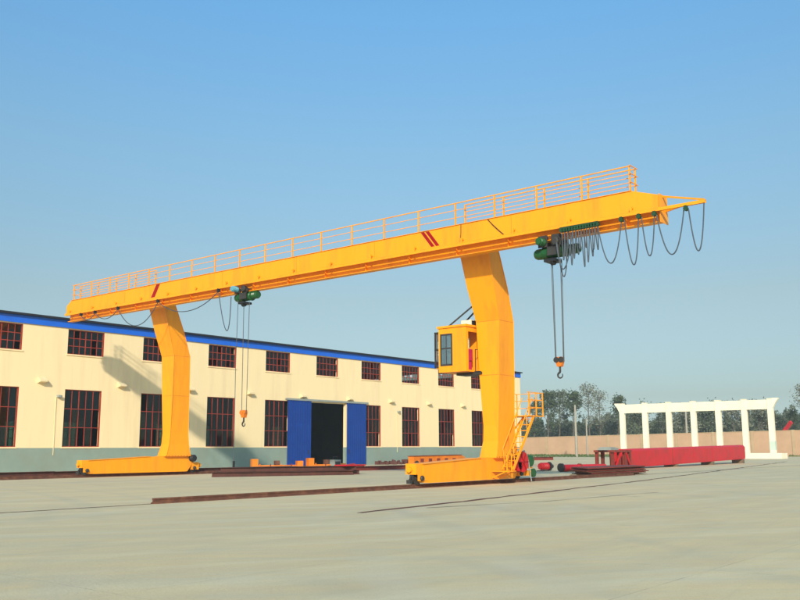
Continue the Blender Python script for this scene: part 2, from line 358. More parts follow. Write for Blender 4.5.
for x in (XA, XB-0.3):
    mb = MB(); mb.box(x, x+0.3, YW+0.30, YW+DEP, 1.70, ZE); mb.build('end_wall', 'cream', bld)
    mb = MB(); mb.box(x-0.015, x+0.315, YW+0.317, YW+DEP, 0.0, 1.697); mb.build('end_wall_dado', 'teal', bld)
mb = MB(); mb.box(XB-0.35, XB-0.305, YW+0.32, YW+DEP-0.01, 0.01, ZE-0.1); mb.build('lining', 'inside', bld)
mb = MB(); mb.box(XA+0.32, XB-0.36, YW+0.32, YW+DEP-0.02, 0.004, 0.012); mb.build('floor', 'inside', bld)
rf = MB()
ymid = YW+DEP/2
rf.loft([[(XA-0.2, YW-0.34, ZE), (XA-0.2, ymid, ZE+0.8), (XA-0.2, YW+DEP+0.34, ZE), (XA-0.2, YW+DEP+0.34, ZE+0.14), (XA-0.2, ymid, ZE+0.94), (XA-0.2, YW-0.34, ZE+0.14)],
         [(XB+0.12, YW-0.34, ZE), (XB+0.12, ymid, ZE+0.8), (XB+0.12, YW+DEP+0.34, ZE), (XB+0.12, YW+DEP+0.34, ZE+0.14), (XB+0.12, ymid, ZE+0.94), (XB+0.12, YW-0.34, ZE+0.14)]])
roof = rf.build('roof', 'roof', bld)
fb = MB(); fb.box(XA-0.15, XB+0.05, YW-0.10, YW-0.004, 10.26, ZE-0.002); fb.build('fascia', 'blue', roof)
for x in (XA-0.06, XB+0.004):
    eb = MB(); eb.box(x, x+0.055, YW-0.003, YW+DEP, 10.26, ZE-0.003); eb.build('verge_trim', 'blue', roof)
for a_, b_, c_, d_ in back_ops:
    q = MB()
    for i in range(5): x = a_+(b_-a_)*i/4; q.box(x-0.035, x+0.035, YW+DEP+0.1, YW+DEP+0.17, c_, d_)
    for i in range(4): z = c_+(d_-c_)*i/3; q.box(a_, b_, YW+DEP+0.105, YW+DEP+0.165, z-0.03, z+0.03)
    bw_ = q.build('back_window', 'frame', bld)
    q = MB(); q.box(a_, b_, YW+DEP+0.13, YW+DEP+0.136, c_, d_); q.build('pane', 'dusty', bw_)
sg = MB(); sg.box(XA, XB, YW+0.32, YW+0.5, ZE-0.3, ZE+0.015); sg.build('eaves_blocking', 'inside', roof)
# windows
def window_meshes(z0, z1, cols, rows):
    fr = MB(); d0, d1 = 0.10, 0.17; w = 0.06
    fr.box(0, w, d0, d1, 0, z1-z0); fr.box(WW-w, WW, d0, d1, 0, z1-z0)
    fr.box(w, WW-w, d0, d1, 0, w); fr.box(w, WW-w, d0, d1, z1-z0-w, z1-z0)
    br = MB(); W_ = WW-2*w; H_ = z1-z0-2*w
    for i in range(1, cols):
        x = w+W_*i/cols; k = 0.036 if i == cols//2 else 0.022; br.box(x-k, x+k, d0+0.012, d1-0.012, w, z1-z0-w)
    for j in range(1, rows):
        z = w+H_*j/rows; br.box(w, WW-w, d0+0.009, d1-0.009, z-0.024, z+0.024)
    pn = MB(); pw, ph = W_/cols-0.05, H_/rows-0.05; pn.box(0, pw, 0, 0.006, 0, ph)
    jb = MB(); jb.box(0, 0.026, 0.02, 0.10, 0.002, z1-z0-0.002)
    return fr, br, pn, jb, W_, H_
mesh_cache = {}
q = MB(); q.box(-0.08, WW+0.08, -0.06, -0.003, -0.09, -0.005); q.box(0.003, WW-0.003, -0.003, 0.098, 0.001, 0.012); sill_mesh = q.mesh('sill', 'cream', (0, 0, 0))
for s in starts:
    for kind_, (z0, z1, cols, rows) in {'u': (UZ0, UZ1, 6, 3), 'l': (LZ0, LZ1, 5, 3)}.items():
        if kind_ == 'l' and (s < DX1 and s+WW > DX0-1): continue
        fr, br, pn, jb, W_, H_ = window_meshes(z0, z1, cols, rows)
        if kind_ not in mesh_cache:
            mesh_cache[kind_] = [fr.mesh('frame', 'frame', (0, 0, 0)), br.mesh('glazing_bars', 'frame', (0, 0, 0)), pn.mesh('pane', 'glass', (0, 0, 0)), jb.mesh('jamb', 'frame', (0, 0, 0))]
        mf, mbr, mp_, mj = mesh_cache[kind_]
        def put(n_, me, par, loc):
            o = bpy.data.objects.new(n_, me); COL.objects.link(o); o.parent = par; o.location = loc; return o
        w_ = put('window', mf, bld, (s-52, 0.0, z0))
        put('glazing_bars', mbr, w_, (0, 0, 0)); put('sill', sill_mesh, w_, (0, 0, 0)); put('jamb', mj, w_, (0.002, 0, 0)); put('jamb', mj, w_, (WW-0.028, 0, 0))
        if s+WW < 27: continue
        rnd = random.Random(int(s*10)+len(kind_)*3+ord(kind_))
        for i in range(cols):
            for j in range(rows):
                if rnd.random() < 0.14: continue          # a few panes are missing
                p = put('pane', mp_, w_, (0.06+W_*i/cols+0.025, 0.13, 0.06+H_*j/rows+0.025))
                p.rotation_euler = (rnd.uniform(-0.03, 0.03), 0, rnd.uniform(-0.03, 0.03))
# sliding doors
def door_leaf(x0, x1, label):
    mb = MB(); z0, z1 = 0.08, 5.92; y = YW-0.12; n = int((x1-x0)/0.16)
    prof = []
    for i in range(n+1):
        x = x0+0.09+(x1-x0-0.18)*i/n; prof.append((x, y-(0.012 if i % 2 else 0.0)))
    mb.add([(x, yy, z0+0.09) for x, yy in prof]+[(x, yy, z1-0.09) for x, yy in prof], [(i, i+1, n+2+i, n+1+i) for i in range(n)])
    d = mb.build('door', 'door', bld); tag(d, label)
    f_ = MB(); f_.box(x0, x0+0.09, y-0.03, y+0.03, z0, z1); f_.box(x1-0.09, x1, y-0.03, y+0.03, z0, z1)
    for z in (z0, z0+(z1-z0)*0.33, z0+(z1-z0)*0.66, z1-0.09): f_.box(x0+0.091, x1-0.091, y-0.026, y+0.03, z, z+0.09)
    f_.build('frame', 'door', d)
    h_ = MB(); hx = x1-0.35 if x0 < 60 else x0+0.25
    h_.box(hx, hx+0.05, y-0.08, y-0.031, 1.1, 1.5); h_.build('handle', 'dark', d)
    for k in (x0+0.4, x1-0.4):
        w_ = MB(); w_.box(k-0.05, k+0.05, y-0.02, y+0.04, z1, z1+0.13); w_.build('hanger', 'dark', d)
door_leaf(55.98, 58.92, 'blue sliding door leaf standing open on the left')
door_leaf(63.84, 66.6, 'blue sliding door leaf standing open on the right')
mb = MB(); mb.box(55.7, 66.9, YW-0.17, YW-0.02, 5.99, 6.07); mb.box(55.7, 66.9, YW-0.19, YW-0.165, 5.93, 6.10); mb.build('door_track', 'grey', bld)
# concrete hoods between the windows, small lamps
hood = MB()
hood.loft([[(0, -0.42, 0.10), (0, 0, 0.0), (0, 0, 0.42), (0, -0.06, 0.42), (0, -0.42, 0.22)][::-1], [(0.55, -0.42, 0.10), (0.55, 0, 0.0), (0.55, 0, 0.42), (0.55, -0.06, 0.42), (0.55, -0.42, 0.22)][::-1]])
hm = hood.mesh('vent_hood', 'vent', (0, 0, 0))
for s in starts:
    x = s+WW+1.55
    if x > XB-1: continue
    o = bpy.data.objects.new('vent_hood', hm); COL.objects.link(o); o.parent = bld; o.location = (x-52-0.27, -0.002, 6.17)
    if s < DX1: pass
for x in (33.55, 71.6):
    l_ = MB(); l_.box(x, x+0.22, YW-0.30, YW-0.002, 5.25, 5.40); l_.cyl((x+0.3, YW-0.2, 5.32), (x+0.2, YW-0.2, 5.32), 0.08, 10); lo = l_.build('wall_lamp', 'grey', bld)
    c_ = MB(); c_.bar((x-0.02, YW-0.03, 5.30), (x-0.02, YW-0.03, 1.2), 0.035); c_.build('conduit', 'vent', bld)

# ------------------------------------------------------------------ gantry crane
crane = thing('gantry_crane', (33, 34.7, 0), 'large orange gantry crane with bent legs and railed girder', 'crane')
GX0, GX1, GZ0, GZ1 = 31.90, 32.52, 10.69, 11.54
GY0, GY1 = 13.15, 55.35
# girder box
mb = MB()
prof = [(GY0, GZ0), (GY0, 11.19), (GY0+1.10, GZ1), (GY1-0.55, GZ1), (GY1, 11.22), (GY1, GZ0)]
mb.loft([[(GX0, y, z) for y, z in prof], [(GX1, y, z) for y, z in prof]])
gird = mb.build('main_girder', 'paint', crane)
mb = MB(); mb.box(GX0-0.10, GX1+0.04, GY0-0.02, GY1+0.02, GZ0-0.03, GZ0-0.002); mb.build('bottom_plate', 'paint', gird)
mb = MB(); mb.box(GX0-0.05, GX1+0.05, GY0+1.1, GY1-0.55, GZ1+0.002, GZ1+0.022); mb.build('top_plate', 'paint', gird)
mb = MB(); mb.box(GX0-0.06, GX1+0.06, GY0-0.045, GY0-0.021, 10.10, 11.22); mb.build('end_plate', 'paint', gird)
# lower track beam (I section)
bx, bz0 = 32.22, 10.155
mb = MB(); y0, y1 = GY0, GY1
mb.box(bx-0.18, bx+0.18, y0, y1, bz0, bz0+0.03); mb.box(bx-0.012, bx+0.012, y0, y1, bz0+0.03, 10.63); mb.box(bx-0.16, bx+0.16, y0, y1, 10.63, 10.657)
tb = mb.build('track_beam', 'paint', crane)
for i in range(15):
    y = 14.6+i*2.75
    s_ = MB(); s_.box(bx-0.15, bx-0.013, y, y+0.015, bz0+0.03, 10.63); s_.build('stiffener', 'paint', tb)
# cable track (channel) with brackets
CX = 31.73
mb = MB(); mb.box(CX-0.045, CX+0.045, 11.30, GY1-0.2, 10.60, 10.625); mb.box(CX-0.05, CX-0.04, 11.30, GY1-0.2, 10.50, 10.60); mb.box(CX+0.04, CX+0.05, 11.30, GY1-0.2, 10.50, 10.60)
ct = mb.build('cable_track', 'paint', crane)
for i in range(16):
    y = 14.2+i*2.7
    b_ = MB(); b_.box(CX-0.03, CX+0.03, y, y+0.07, 10.625, 10.86); b_.box(CX+0.031, GX0-0.002, y+0.005, y+0.065, 10.80, 10.86); b_.build('bracket', 'paint', ct)
b_ = MB(); b_.bar((CX, 11.35, 10.63), (GX0+0.25, GY0-0.05, 11.16), 0.07); b_.build('stay', 'paint', ct)
b_ = MB(); b_.bar((CX, 11.9, 10.60), (GX0+0.5, GY0-0.05, 10.62), 0.07); b_.build('stay', 'paint', ct)
# warning stripes
def stripe(ytop, ybot, w):
    s_ = MB(); x = GX0-0.003; zt, zb = GZ1-0.03, GZ0+0.06
    s_.loft([[(x, ytop, zt), (x, ytop+w, zt), (x, ybot+w, zb), (x, ybot, zb)], [(x-0.004, ytop, zt), (x-0.004, ytop+w, zt), (x-0.004, ybot+w, zb), (x-0.004, ybot, zb)]])
    tag(s_.build('warning_stripe', 'stripe', gird))
stripe(24.55, 23.95, 0.20); stripe(24.27, 23.67, 0.20); stripe(44.85, 45.35, 0.38)
# cables dropping over the girder side
def cable(pts, r, parent, m='cable', name='cable'):
    c_ = MB(); c_.tube(pts, r, 6); return c_.build(name, m, parent)
cable([(GX0-0.02, 22.45, 11.50), (GX0-0.03, 22.45, 11.1), (GX0-0.02, 22.5, 10.74)], 0.018, gird, 'black')
cable([(GX0-0.02, 21.0, 11.52), (GX0-0.035, 20.75, 11.25), (GX0-0.03, 20.45, 10.95), (GX0-0.02, 20.2, 10.72)], 0.02, gird, 'black')
for y in (19.8, 27.6, 33.0, 39.0, 48.5):
    s_ = MB(); s_.box(GX0-0.006, GX0-0.001, y, y+0.02, GZ0+0.01, GZ1-0.01); s_.build('weld_seam', 'paint2', gird)
# railings
def railing(x, ya, yb, n, name='railing'):
    posts = [ya+(yb-ya)*i/n for i in range(n+1)]
    top = MB(); top.box(x-0.022, x+0.022, min(ya, yb)-0.02, max(ya, yb)+0.02, GZ1+1.03, GZ1+1.07)
    r_ = top.build(name, 'paint', crane)
    for h_ in (0.36, 0.71):
        q = MB(); q.box(x-0.013, x+0.013, min(ya, yb), max(ya, yb), GZ1+h_, GZ1+h_+0.026); q.build('mid_rail', 'paint', r_)
    for i, y in enumerate(posts):
        q = MB(); w = 0.028; q.box(x-w-0.002, x+w-0.002, y-w, y+w, GZ1+0.023, GZ1+1.028); q.build('post', 'paint', r_)
    return r_
railing(GX0+0.06, 14.32, 54.6, 19)
railing(GX1-0.06, 14.32, 22.6, 4)
railing(GX1-0.06, 46.1, 54.6, 4)
for y in (14.26, 54.66):
    q = MB()
    for h_ in (0.36, 0.71, 1.04): q.box(GX0-0.06, GX1+0.05, y-0.018, y+0.018, GZ1+h_+0.002, GZ1+h_+0.028)
    q.build('end_rail', 'paint', crane)
# legs
def leg(yc):
    lv = [(1.17, 33.98, 35.80, 0.86), (1.9, 34.20, 35.68, 0.74), (2.6, 34.25, 35.60, 0.75), (4.9, 34.2, 35.48, 1.02), (7.4, 34.14, 35.36, 1.22), (8.95, 33.60, 34.74, 1.42), (10.30, 33.20, 34.10, 1.52), (10.72, 32.75, 33.88, 1.56), (11.42, 32.57, 33.45, 1.58)]
    mb = MB(); rings = []
    for z, a, b, w in lv: rings.append([(a, yc-w/2, z), (b, yc-w/2, z), (b, yc+w/2, z), (a, yc+w/2, z)])
    mb.loft(rings)
    l_ = mb.build('leg', 'paint', crane)
    # edge lips of the flange plates
    for side in (0, 1):
        for sy in (-1, 1):
            q = MB(); rr = []
            for z, a, b, w in lv:
                x = a if side == 0 else b; s_ = -1 if side == 0 else 1; y = yc+sy*w/2
                rr.append([(x, y, z), (x+s_*0.012, y, z), (x+s_*0.012, y+sy*0.035, z), (x, y+sy*0.035, z)])
            q.loft(rr); q.build('flange_edge', 'paint', l_)
    for k in (3, 4):
        z, a, b, w = lv[k]; q = MB(); q.loft([[(a-0.006, yc-w/2-0.006, zz), (b+0.006, yc-w/2-0.006, zz), (b+0.006, yc+w/2+0.006, zz), (a-0.006, yc+w/2+0.006, zz)] for zz in (z-0.012, z+0.012)]); q.build('weld_seam', 'paint2', l_)
    fp = MB(); fp.box(33.85, 35.95, yc-0.50, yc+0.50, 1.145, 1.168); fp.build('base_flange', 'paint', l_)
    for i in range(9):
        bt = MB(); x = 33.95+i*0.225; bt.cyl((x, yc-0.47, 1.168), (x, yc-0.47, 1.205), 0.022, 6, smooth=False); bt.build('bolt', 'dark', l_)
    g_ = MB(); g_.box(32.525, 32.56, yc-0.90, yc+0.90, 10.72, 11.46); g_.build('top_flange', 'paint', l_)
    return l_
legR = leg(YR); legL = leg(YL)
# end beams
def wheel(x, yc, parent):
    q = MB(); q.lathe((x, yc-0.09, 0.415), (0, 1, 0), [(0, 0.0), (0, 0.10), (0.02, 0.11), (0.02, 0.22), (0.0, 0.225), (0.0, 0.285), (0.03, 0.29), (0.035, 0.25), (0.145, 0.25), (0.15, 0.29), (0.18, 0.285), (0.18, 0.0)], 20)
    w_ = q.build('wheel', 'dark', parent); return w_
def end_beam(yc, near):
    zr = 0.165
    y0, y1 = yc-0.30, yc+0.30
    z0 = 0.20
    mb = MB()
    for ya, yb in ((y0, y1),):
        prof = [(28.78, z0+0.02), (28.78, 0.95), (32.9, 1.142), (35.95, 1.142), (36.05, 0.62), (35.7, z0), (29.2, z0)]
        mb.loft([[(x, ya, z) for x, z in prof], [(x, yb, z) for x, z in prof]][::-1])
    e = mb.build('end_beam', 'paint', crane)
    tp = MB(); tp.loft([[(28.72, y0-0.05, 0.952), (28.72, y1+0.05, 0.952), (28.72, y1+0.05, 0.972), (28.72, y0-0.05, 0.972)], [(32.9, y0-0.05, 1.1435), (32.9, y1+0.05, 1.1435), (32.9, y1+0.05, 1.1635), (32.9, y0-0.05, 1.1635)]]); tp.build('top_plate', 'paint', e)
    hd = MB(); hd.box(28.36, 28.775, y0+0.03, y1-0.03, 0.55, 0.98); hd.build('wheel_housing', 'paint', e)
    wp = MB(); wp.box(28.42, 29.02, y0-0.022, y0-0.002, 0.30, 0.60); wp.build('side_plate', 'paint', e)
    ax = MB(); ax.lathe((28.66, y0-0.10, 0.40), (0, 1, 0), [(0, 0), (0, 0.085), (0.03, 0.11), (0.078, 0.11)], 14); ax.build('axle_box', 'dark', e)
    wheel(28.66, yc, e); wheel(36.25, yc, e)
    bk = MB(); bk.cyl((28.36, yc, 0.74), (28.22, yc, 0.74), 0.11, 12); bk.build('buffer', 'paint', e)
    sw = MB(); sw.box(28.22, 28.30, yc-0.12, yc+0.12, zr+0.02, 0.34); sw.bar((28.26, yc, 0.3), (28.45, yc, 0.6), 0.06); sw.build('rail_sweep', 'dark', e)
    # drive end
    h2 = MB(); h2.box(36.06, 36.62, y0+0.02, y1-0.02, 0.30, 0.76); h2.build('wheel_housing', 'paint', e)
    ax = MB(); ax.lathe((36.25, y0-0.08, 0.41), (0, 1, 0), [(0, 0), (0, 0.085), (0.03, 0.11), (0.078, 0.11)], 14); ax.build('axle_box', 'dark', e)
    bf = MB(); bf.box(36.62, 36.80, yc-0.10, yc+0.10, 0.50, 0.62); bf.lathe((36.80, yc, 0.56), (1, 0, 0), [(0, 0.06), (0, 0.14), (0.10, 0.14), (0.14, 0.09)], 14); bf.build('buffer', 'paint', e)
    return e
eR = end_beam(YR, True); eL = end_beam(YL, False)
def motor(a, d, r, ln, m, parent, name='motor'):
    q = MB(); q.lathe(a, d, [(0, r*0.35), (0, r*0.75), (ln*0.05, r*0.95), (ln*0.10, r), (ln*0.16, r), (ln*0.17, r*0.88)]+[(ln*(0.2+0.05*i), r*(0.88 if i % 2 else 0.98)) for i in range(11)]+[(ln*0.76, r), (ln*0.82, r), (ln*0.86, r*0.85), (ln, r*0.8)], 18)
    return q.build(name, m, parent)
m_ = motor((36.0, YL-0.62, 1.02), (0, 1, 0), 0.22, 0.62, 'black', eL)
b_ = MB(); b_.box(35.82, 36.2, YL-0.25, YL+0.2, 0.70, 0.84); b_.build('motor_bracket', 'paint', eL)
m_ = motor((37.0, YR-0.45, 0.98), (0, 1, 0), 0.27, 0.72, 'green', eR)
b_ = MB(); b_.box(36.45, 37.25, YR-0.32, YR+0.30, 0.63, 0.70); b_.box(36.63, 37.05, YR-0.36, YR+0.2, 0.30, 0.54); b_.build('motor_bracket', 'paint', eR)
b_ = MB(); b_.box(36.50, 36.75, YR-0.40, YR+0.10, 0.72, 1.10); b_.build('gear_case', 'green', eR)
b_ = MB(); b_.lathe((37.22, YR-0.42, 0.42), (0, 1, 0), [(0, 0.05), (0, 0.2), (0.10, 0.2), (0.12, 0.1)], 16); b_.build('brake_drum', 'green', eR)
# cable reel
q = MB(); c0 = (35.95, YR-0.62, 0.95)
q.lathe(c0, (0, 1, 0), [(0, 0.0), (0, 0.46), (0.03, 0.48), (0.04, 0.46), (0.05, 0.24), (0.22, 0.24), (0.23, 0.46), (0.25, 0.48), (0.28, 0.46), (0.28, 0)], 28)
reel = q.build('cable_reel', 'red', crane)
q = MB(); q.lathe((35.95, YR-0.66, 0.95), (0, 1, 0), [(0, 0), (0, 0.08), (0.04, 0.10)], 14)
for i in range(6):
    a = i*math.pi/3; q.bar((35.95+0.09*math.cos(a), YR-0.635, 0.95+0.09*math.sin(a)), (35.95+0.45*math.cos(a), YR-0.635, 0.95+0.45*math.sin(a)), 0.03, 0.028, (0, 1, 0))
q.build('spokes', 'stripe', reel)
q = MB(); q.lathe((35.95, YR-0.57, 0.95), (0, 1, 0), [(0, 0.26), (0, 0.40), (0.16, 0.40), (0.16, 0.26)], 24); q.build('wound_cable', 'black', reel)
q = MB(); q.bar((35.95, YR-0.33, 0.5), (35.95, YR-0.33, 1.25), 0.08); q.bar((35.95, YR-0.345, 0.95), (35.95, YR-0.25, 0.95), 0.14); q.build('reel_stand', 'red', reel)
motor((36.55, YR-0.40, 1.12), (0, 1, 0), 0.20, 0.5, 'red', reel, 'reel_motor')
q = MB(); q.tube([(36.15, YR-0.45, 1.42), (36.3, YR-0.47, 1.46), (36.5, YR-0.48, 1.25), (36.62, YR-0.5, 0.9), (36.62, YR-0.55, 0.5), (36.66, YR-0.6, 0.05)], 0.028, 8); q.build('supply_cable', 'grey', reel)
q = MB(); q.box(35.45, 35.80, YR-0.62, YR-0.34, 0.55, 0.95); q.build('junction_box', 'red', crane)
# access ladder and landing
lad = None
LY0, LY1 = YR-1.12, YR-0.58
fx, fz, tx, tz = 34.25, 0.62, 36.15, 3.05
q = MB(); q.bar((fx, LY0, fz), (tx, LY0, tz), 0.05, 0.12); lad = q.build('ladder', 'paint', crane)
q = MB(); q.bar((fx, LY1, fz), (tx, LY1, tz), 0.05, 0.12); q.build('stringer', 'paint', lad)
for i in range(9):
    k = (i+0.5)/9; x = fx+(tx-fx)*k; z = fz+(tz-fz)*k
    r_ = MB(); r_.box(x-0.10, x+0.10, LY0+0.026, LY1-0.026, z-0.015, z+0.015); r_.build('tread', 'paint', lad)
for y in (LY0, LY1):
    r_ = MB(); r_.tube([(fx+0.15, y, fz+0.25), (fx+0.05, y, fz+0.95), (tx-0.1, y, tz+0.85)], 0.022, 6)
    for k in (0.35, 0.68): r_.bar((fx+(tx-fx)*k, y, fz+(tz-fz)*k), (fx-0.05+(tx-fx)*k, y, fz+0.85+(tz-fz)*k), 0.03)
    r_.build('handrail', 'paint', lad)
r_ = MB(); r_.box(fx-0.5, fx+0.25, LY0, YR-0.31, 0.55, 0.59); r_.bar((fx-0.45, LY0+0.05, 0.57), (fx-0.45, YR-0.31, 0.28), 0.04); r_.bar((fx+0.2, LY0+0.05, 0.57), (fx+0.2, YR-0.31, 0.28), 0.04); r_.build('foot_plate', 'paint', lad)
r_ = MB(); r_.box(fx-0.48, fx-0.44, LY0, LY0+0.04, 0.59, 1.35); r_.box(fx-0.1, fx-0.06, LY0, LY0+0.04, 0.59, 1.35); r_.box(fx-0.48, fx-0.06, LY0+0.002, LY0+0.038, 1.30, 1.34); r_.box(fx-0.48, fx-0.06, LY0+0.002, LY0+0.038, 0.95, 0.98); r_.build('foot_rail', 'paint', lad)
q = MB(); q.box(35.60, 37.05, LY0-0.05, YR+0.35, 3.03, 3.07)
pf = q.build('landing', 'paint', crane)
for x, y in ((35.75, LY0), (36.4, LY0), (37.0, LY0), (37.0, YR-0.4), (37.0, YR+0.3), (36.3, YR+0.3)):
    p_ = MB(); p_.box(x-0.022, x+0.022, y-0.022, y+0.022, 3.07, 4.16); p_.build('post', 'paint', pf)
p_ = MB()
for z in (3.45, 3.80, 4.14): p_.bar((35.62, LY0, z), (37.0, LY0, z), 0.03); p_.bar((37.0, LY0, z+0.003), (37.0, YR+0.3, z+0.003), 0.03); p_.bar((35.6, YR+0.3, z), (37.0, YR+0.3, z), 0.03)
p_.build('guard_rail', 'paint', pf)
p_ = MB(); p_.bar((35.6, YR-0.25, 2.3), (36.7, YR-0.25, 3.03), 0.06); p_.bar((35.6, YR+0.25, 2.3), (36.7, YR+0.25, 3.03), 0.06); p_.build('brace', 'paint', pf)
# operator cab
cx0, cx1, cy0, cy1, cz0, cz1 = 33.45, 34.95, 23.38, 24.95, 5.08, 7.26
q = MB(); q.box(cx0, cx1, cy0, cy1, cz0, cz0+0.08)
cab = q.build('operator_cab', 'paint', crane)
wy0, wy1, wz0, wz1 = 24.20, 24.80, cz0+0.35, cz1-0.42
q = MB()   # -X side wall with window opening
for a, b, c, d in ((cy0, wy0, cz0+0.08, cz1-0.1), (wy1, cy1, cz0+0.08, cz1-0.1), (wy0, wy1, cz0+0.08, wz0), (wy0, wy1, wz1, cz1-0.1)):
    q.box(cx0, cx0+0.05, a, b, c, d)
q.build('side_wall', 'paint', cab)
q = MB()
for a, b, c, d in ((cy0, wy0, cz0+0.08, cz1-0.1), (wy1, cy1, cz0+0.08, cz1-0.1), (wy0, wy1, cz0+0.08, wz0), (wy0, wy1, wz1, cz1-0.1)):
    q.box(cx1-0.05, cx1, a, b, c, d)
q.build('side_wall', 'paint', cab)
q = MB(); q.box(cx0-0.06, cx1+0.06, cy0-0.06, cy1+0.06, cz1-0.10, cz1); q.build('roof', 'paint', cab)
for x in (cx0-0.012, cx1+0.004):
    q = MB(); x1_ = x+0.055 if x < 34 else x+0.02
    for a, b, c, d in ((wy0-0.05, wy0+0.03, wz0-0.05, wz1+0.05), (wy1-0.03, wy1+0.05, wz0-0.05, wz1+0.05), (wy0+0.03, wy1-0.03, wz0-0.05, wz0+0.03), (wy0+0.03, wy1-0.03, wz1-0.03, wz1+0.05), (wy0+0.03, wy1-0.03, 6.17, 6.23), ((wy0+wy1)/2-0.02, (wy0+wy1)/2+0.02, wz0+0.03, 6.17), ((wy0+wy1)/2-0.02, (wy0+wy1)/2+0.02, 6.23, wz1-0.03)):
        q.box(x, x1_, a, b, c, d)
    w_ = q.build('window', 'dark', cab)
    for za, zb in ((wz0+0.035, 6.165), (6.235, wz1-0.035)):
        for ya, yb in ((wy0+0.035, (wy0+wy1)/2-0.025), ((wy0+wy1)/2+0.025, wy1-0.035)):
            p_ = MB(); p_.box(x+0.008, x+0.014, ya, yb, za, zb); p_.build('pane', 'cabglass', w_)
# bay window at the front (+Y)
q = MB()
for x in (cx0+0.02, (cx0+cx1)/2-0.03, cx1-0.08): q.box(x, x+0.06, cy1+0.20, cy1+0.26, cz0+0.25, cz1-0.25)
for z in (cz0+0.25, 6.15, cz1-0.31): q.box(cx0+0.02, cx1-0.02, cy1+0.202, cy1+0.258, z, z+0.06)
for z in (cz0+0.25, cz1-0.31, 6.15):
    for x in (cx0+0.021, cx1-0.079): q.box(x, x+0.058, cy1, cy1+0.2, z+0.001, z+0.059)
fw_ = q.build('front_window', 'dark', cab)
q = MB(); q.box(cx0+0.08, cx1-0.08, cy1+0.225, cy1+0.231, cz0+0.31, cz1-0.31); q.build('pane', 'cabglass', fw_)
q = MB(); q.box(cx0+0.08, cx1-0.08, cy1, cy1+0.2, cz0+0.2, cz0+0.24); q.build('sill', 'paint', fw_)
# rear (-Y) doorway, open
q = MB(); q.box(cx0+0.05, cx0+0.20, cy0, cy0+0.05, cz0+0.08, cz1-0.1); q.box(cx1-0.45, cx1-0.05, cy0, cy0+0.05, cz0+0.08, cz1-0.1); q.box(cx0+0.20, cx1-0.45, cy0, cy0+0.05, cz1-0.32, cz1-0.1)
q.build('door_wall', 'paint', cab)
q = MB(); q.box(33.95, 34.45, 23.75, 24.2, cz0+0.08, cz0+0.55); q.box(33.95, 34.45, 23.70, 23.78, cz0+0.56, cz0+1.1); q.build('seat', 'magenta', cab)
q = MB(); q.box(34.2, 34.75, 23.60, 24.15, cz1+0.002, cz1+0.30); ac = q.build('roof_unit', 'white', cab)
q = MB(); q.box(34.28, 34.70, 23.585, 23.60, cz1+0.04, cz1+0.27); q.build('grille', 'black', ac)
q = MB(); q.bar((33.9, 24.75, cz1), (34.25, 23.1, 8.45), 0.06); q.build('tie_bar', 'dark', cab)
q = MB(); q.bar((34.8, 24.75, cz1), (34.6, 23.1, 8.40), 0.06); q.build('tie_bar', 'dark', cab)
q = MB(); q.box(34.1, 34.9, 23.0, 24.4, cz0-0.12, cz0-0.004); q.build('support', 'dark', cab)
q = MB(); q.box(34.1, 35.2, 23.06, 23.37, cz0-0.02, cz0+0.03)
for x in (34.15, 34.7): q.bar((x, 23.34, cz0+0.03), (x, 23.34, cz0+1.05), 0.03)
q.bar((34.15, 23.34, cz0+1.05), (35.1, 23.34, cz0+1.05), 0.03)
q.build('walkway', 'dark', cab)

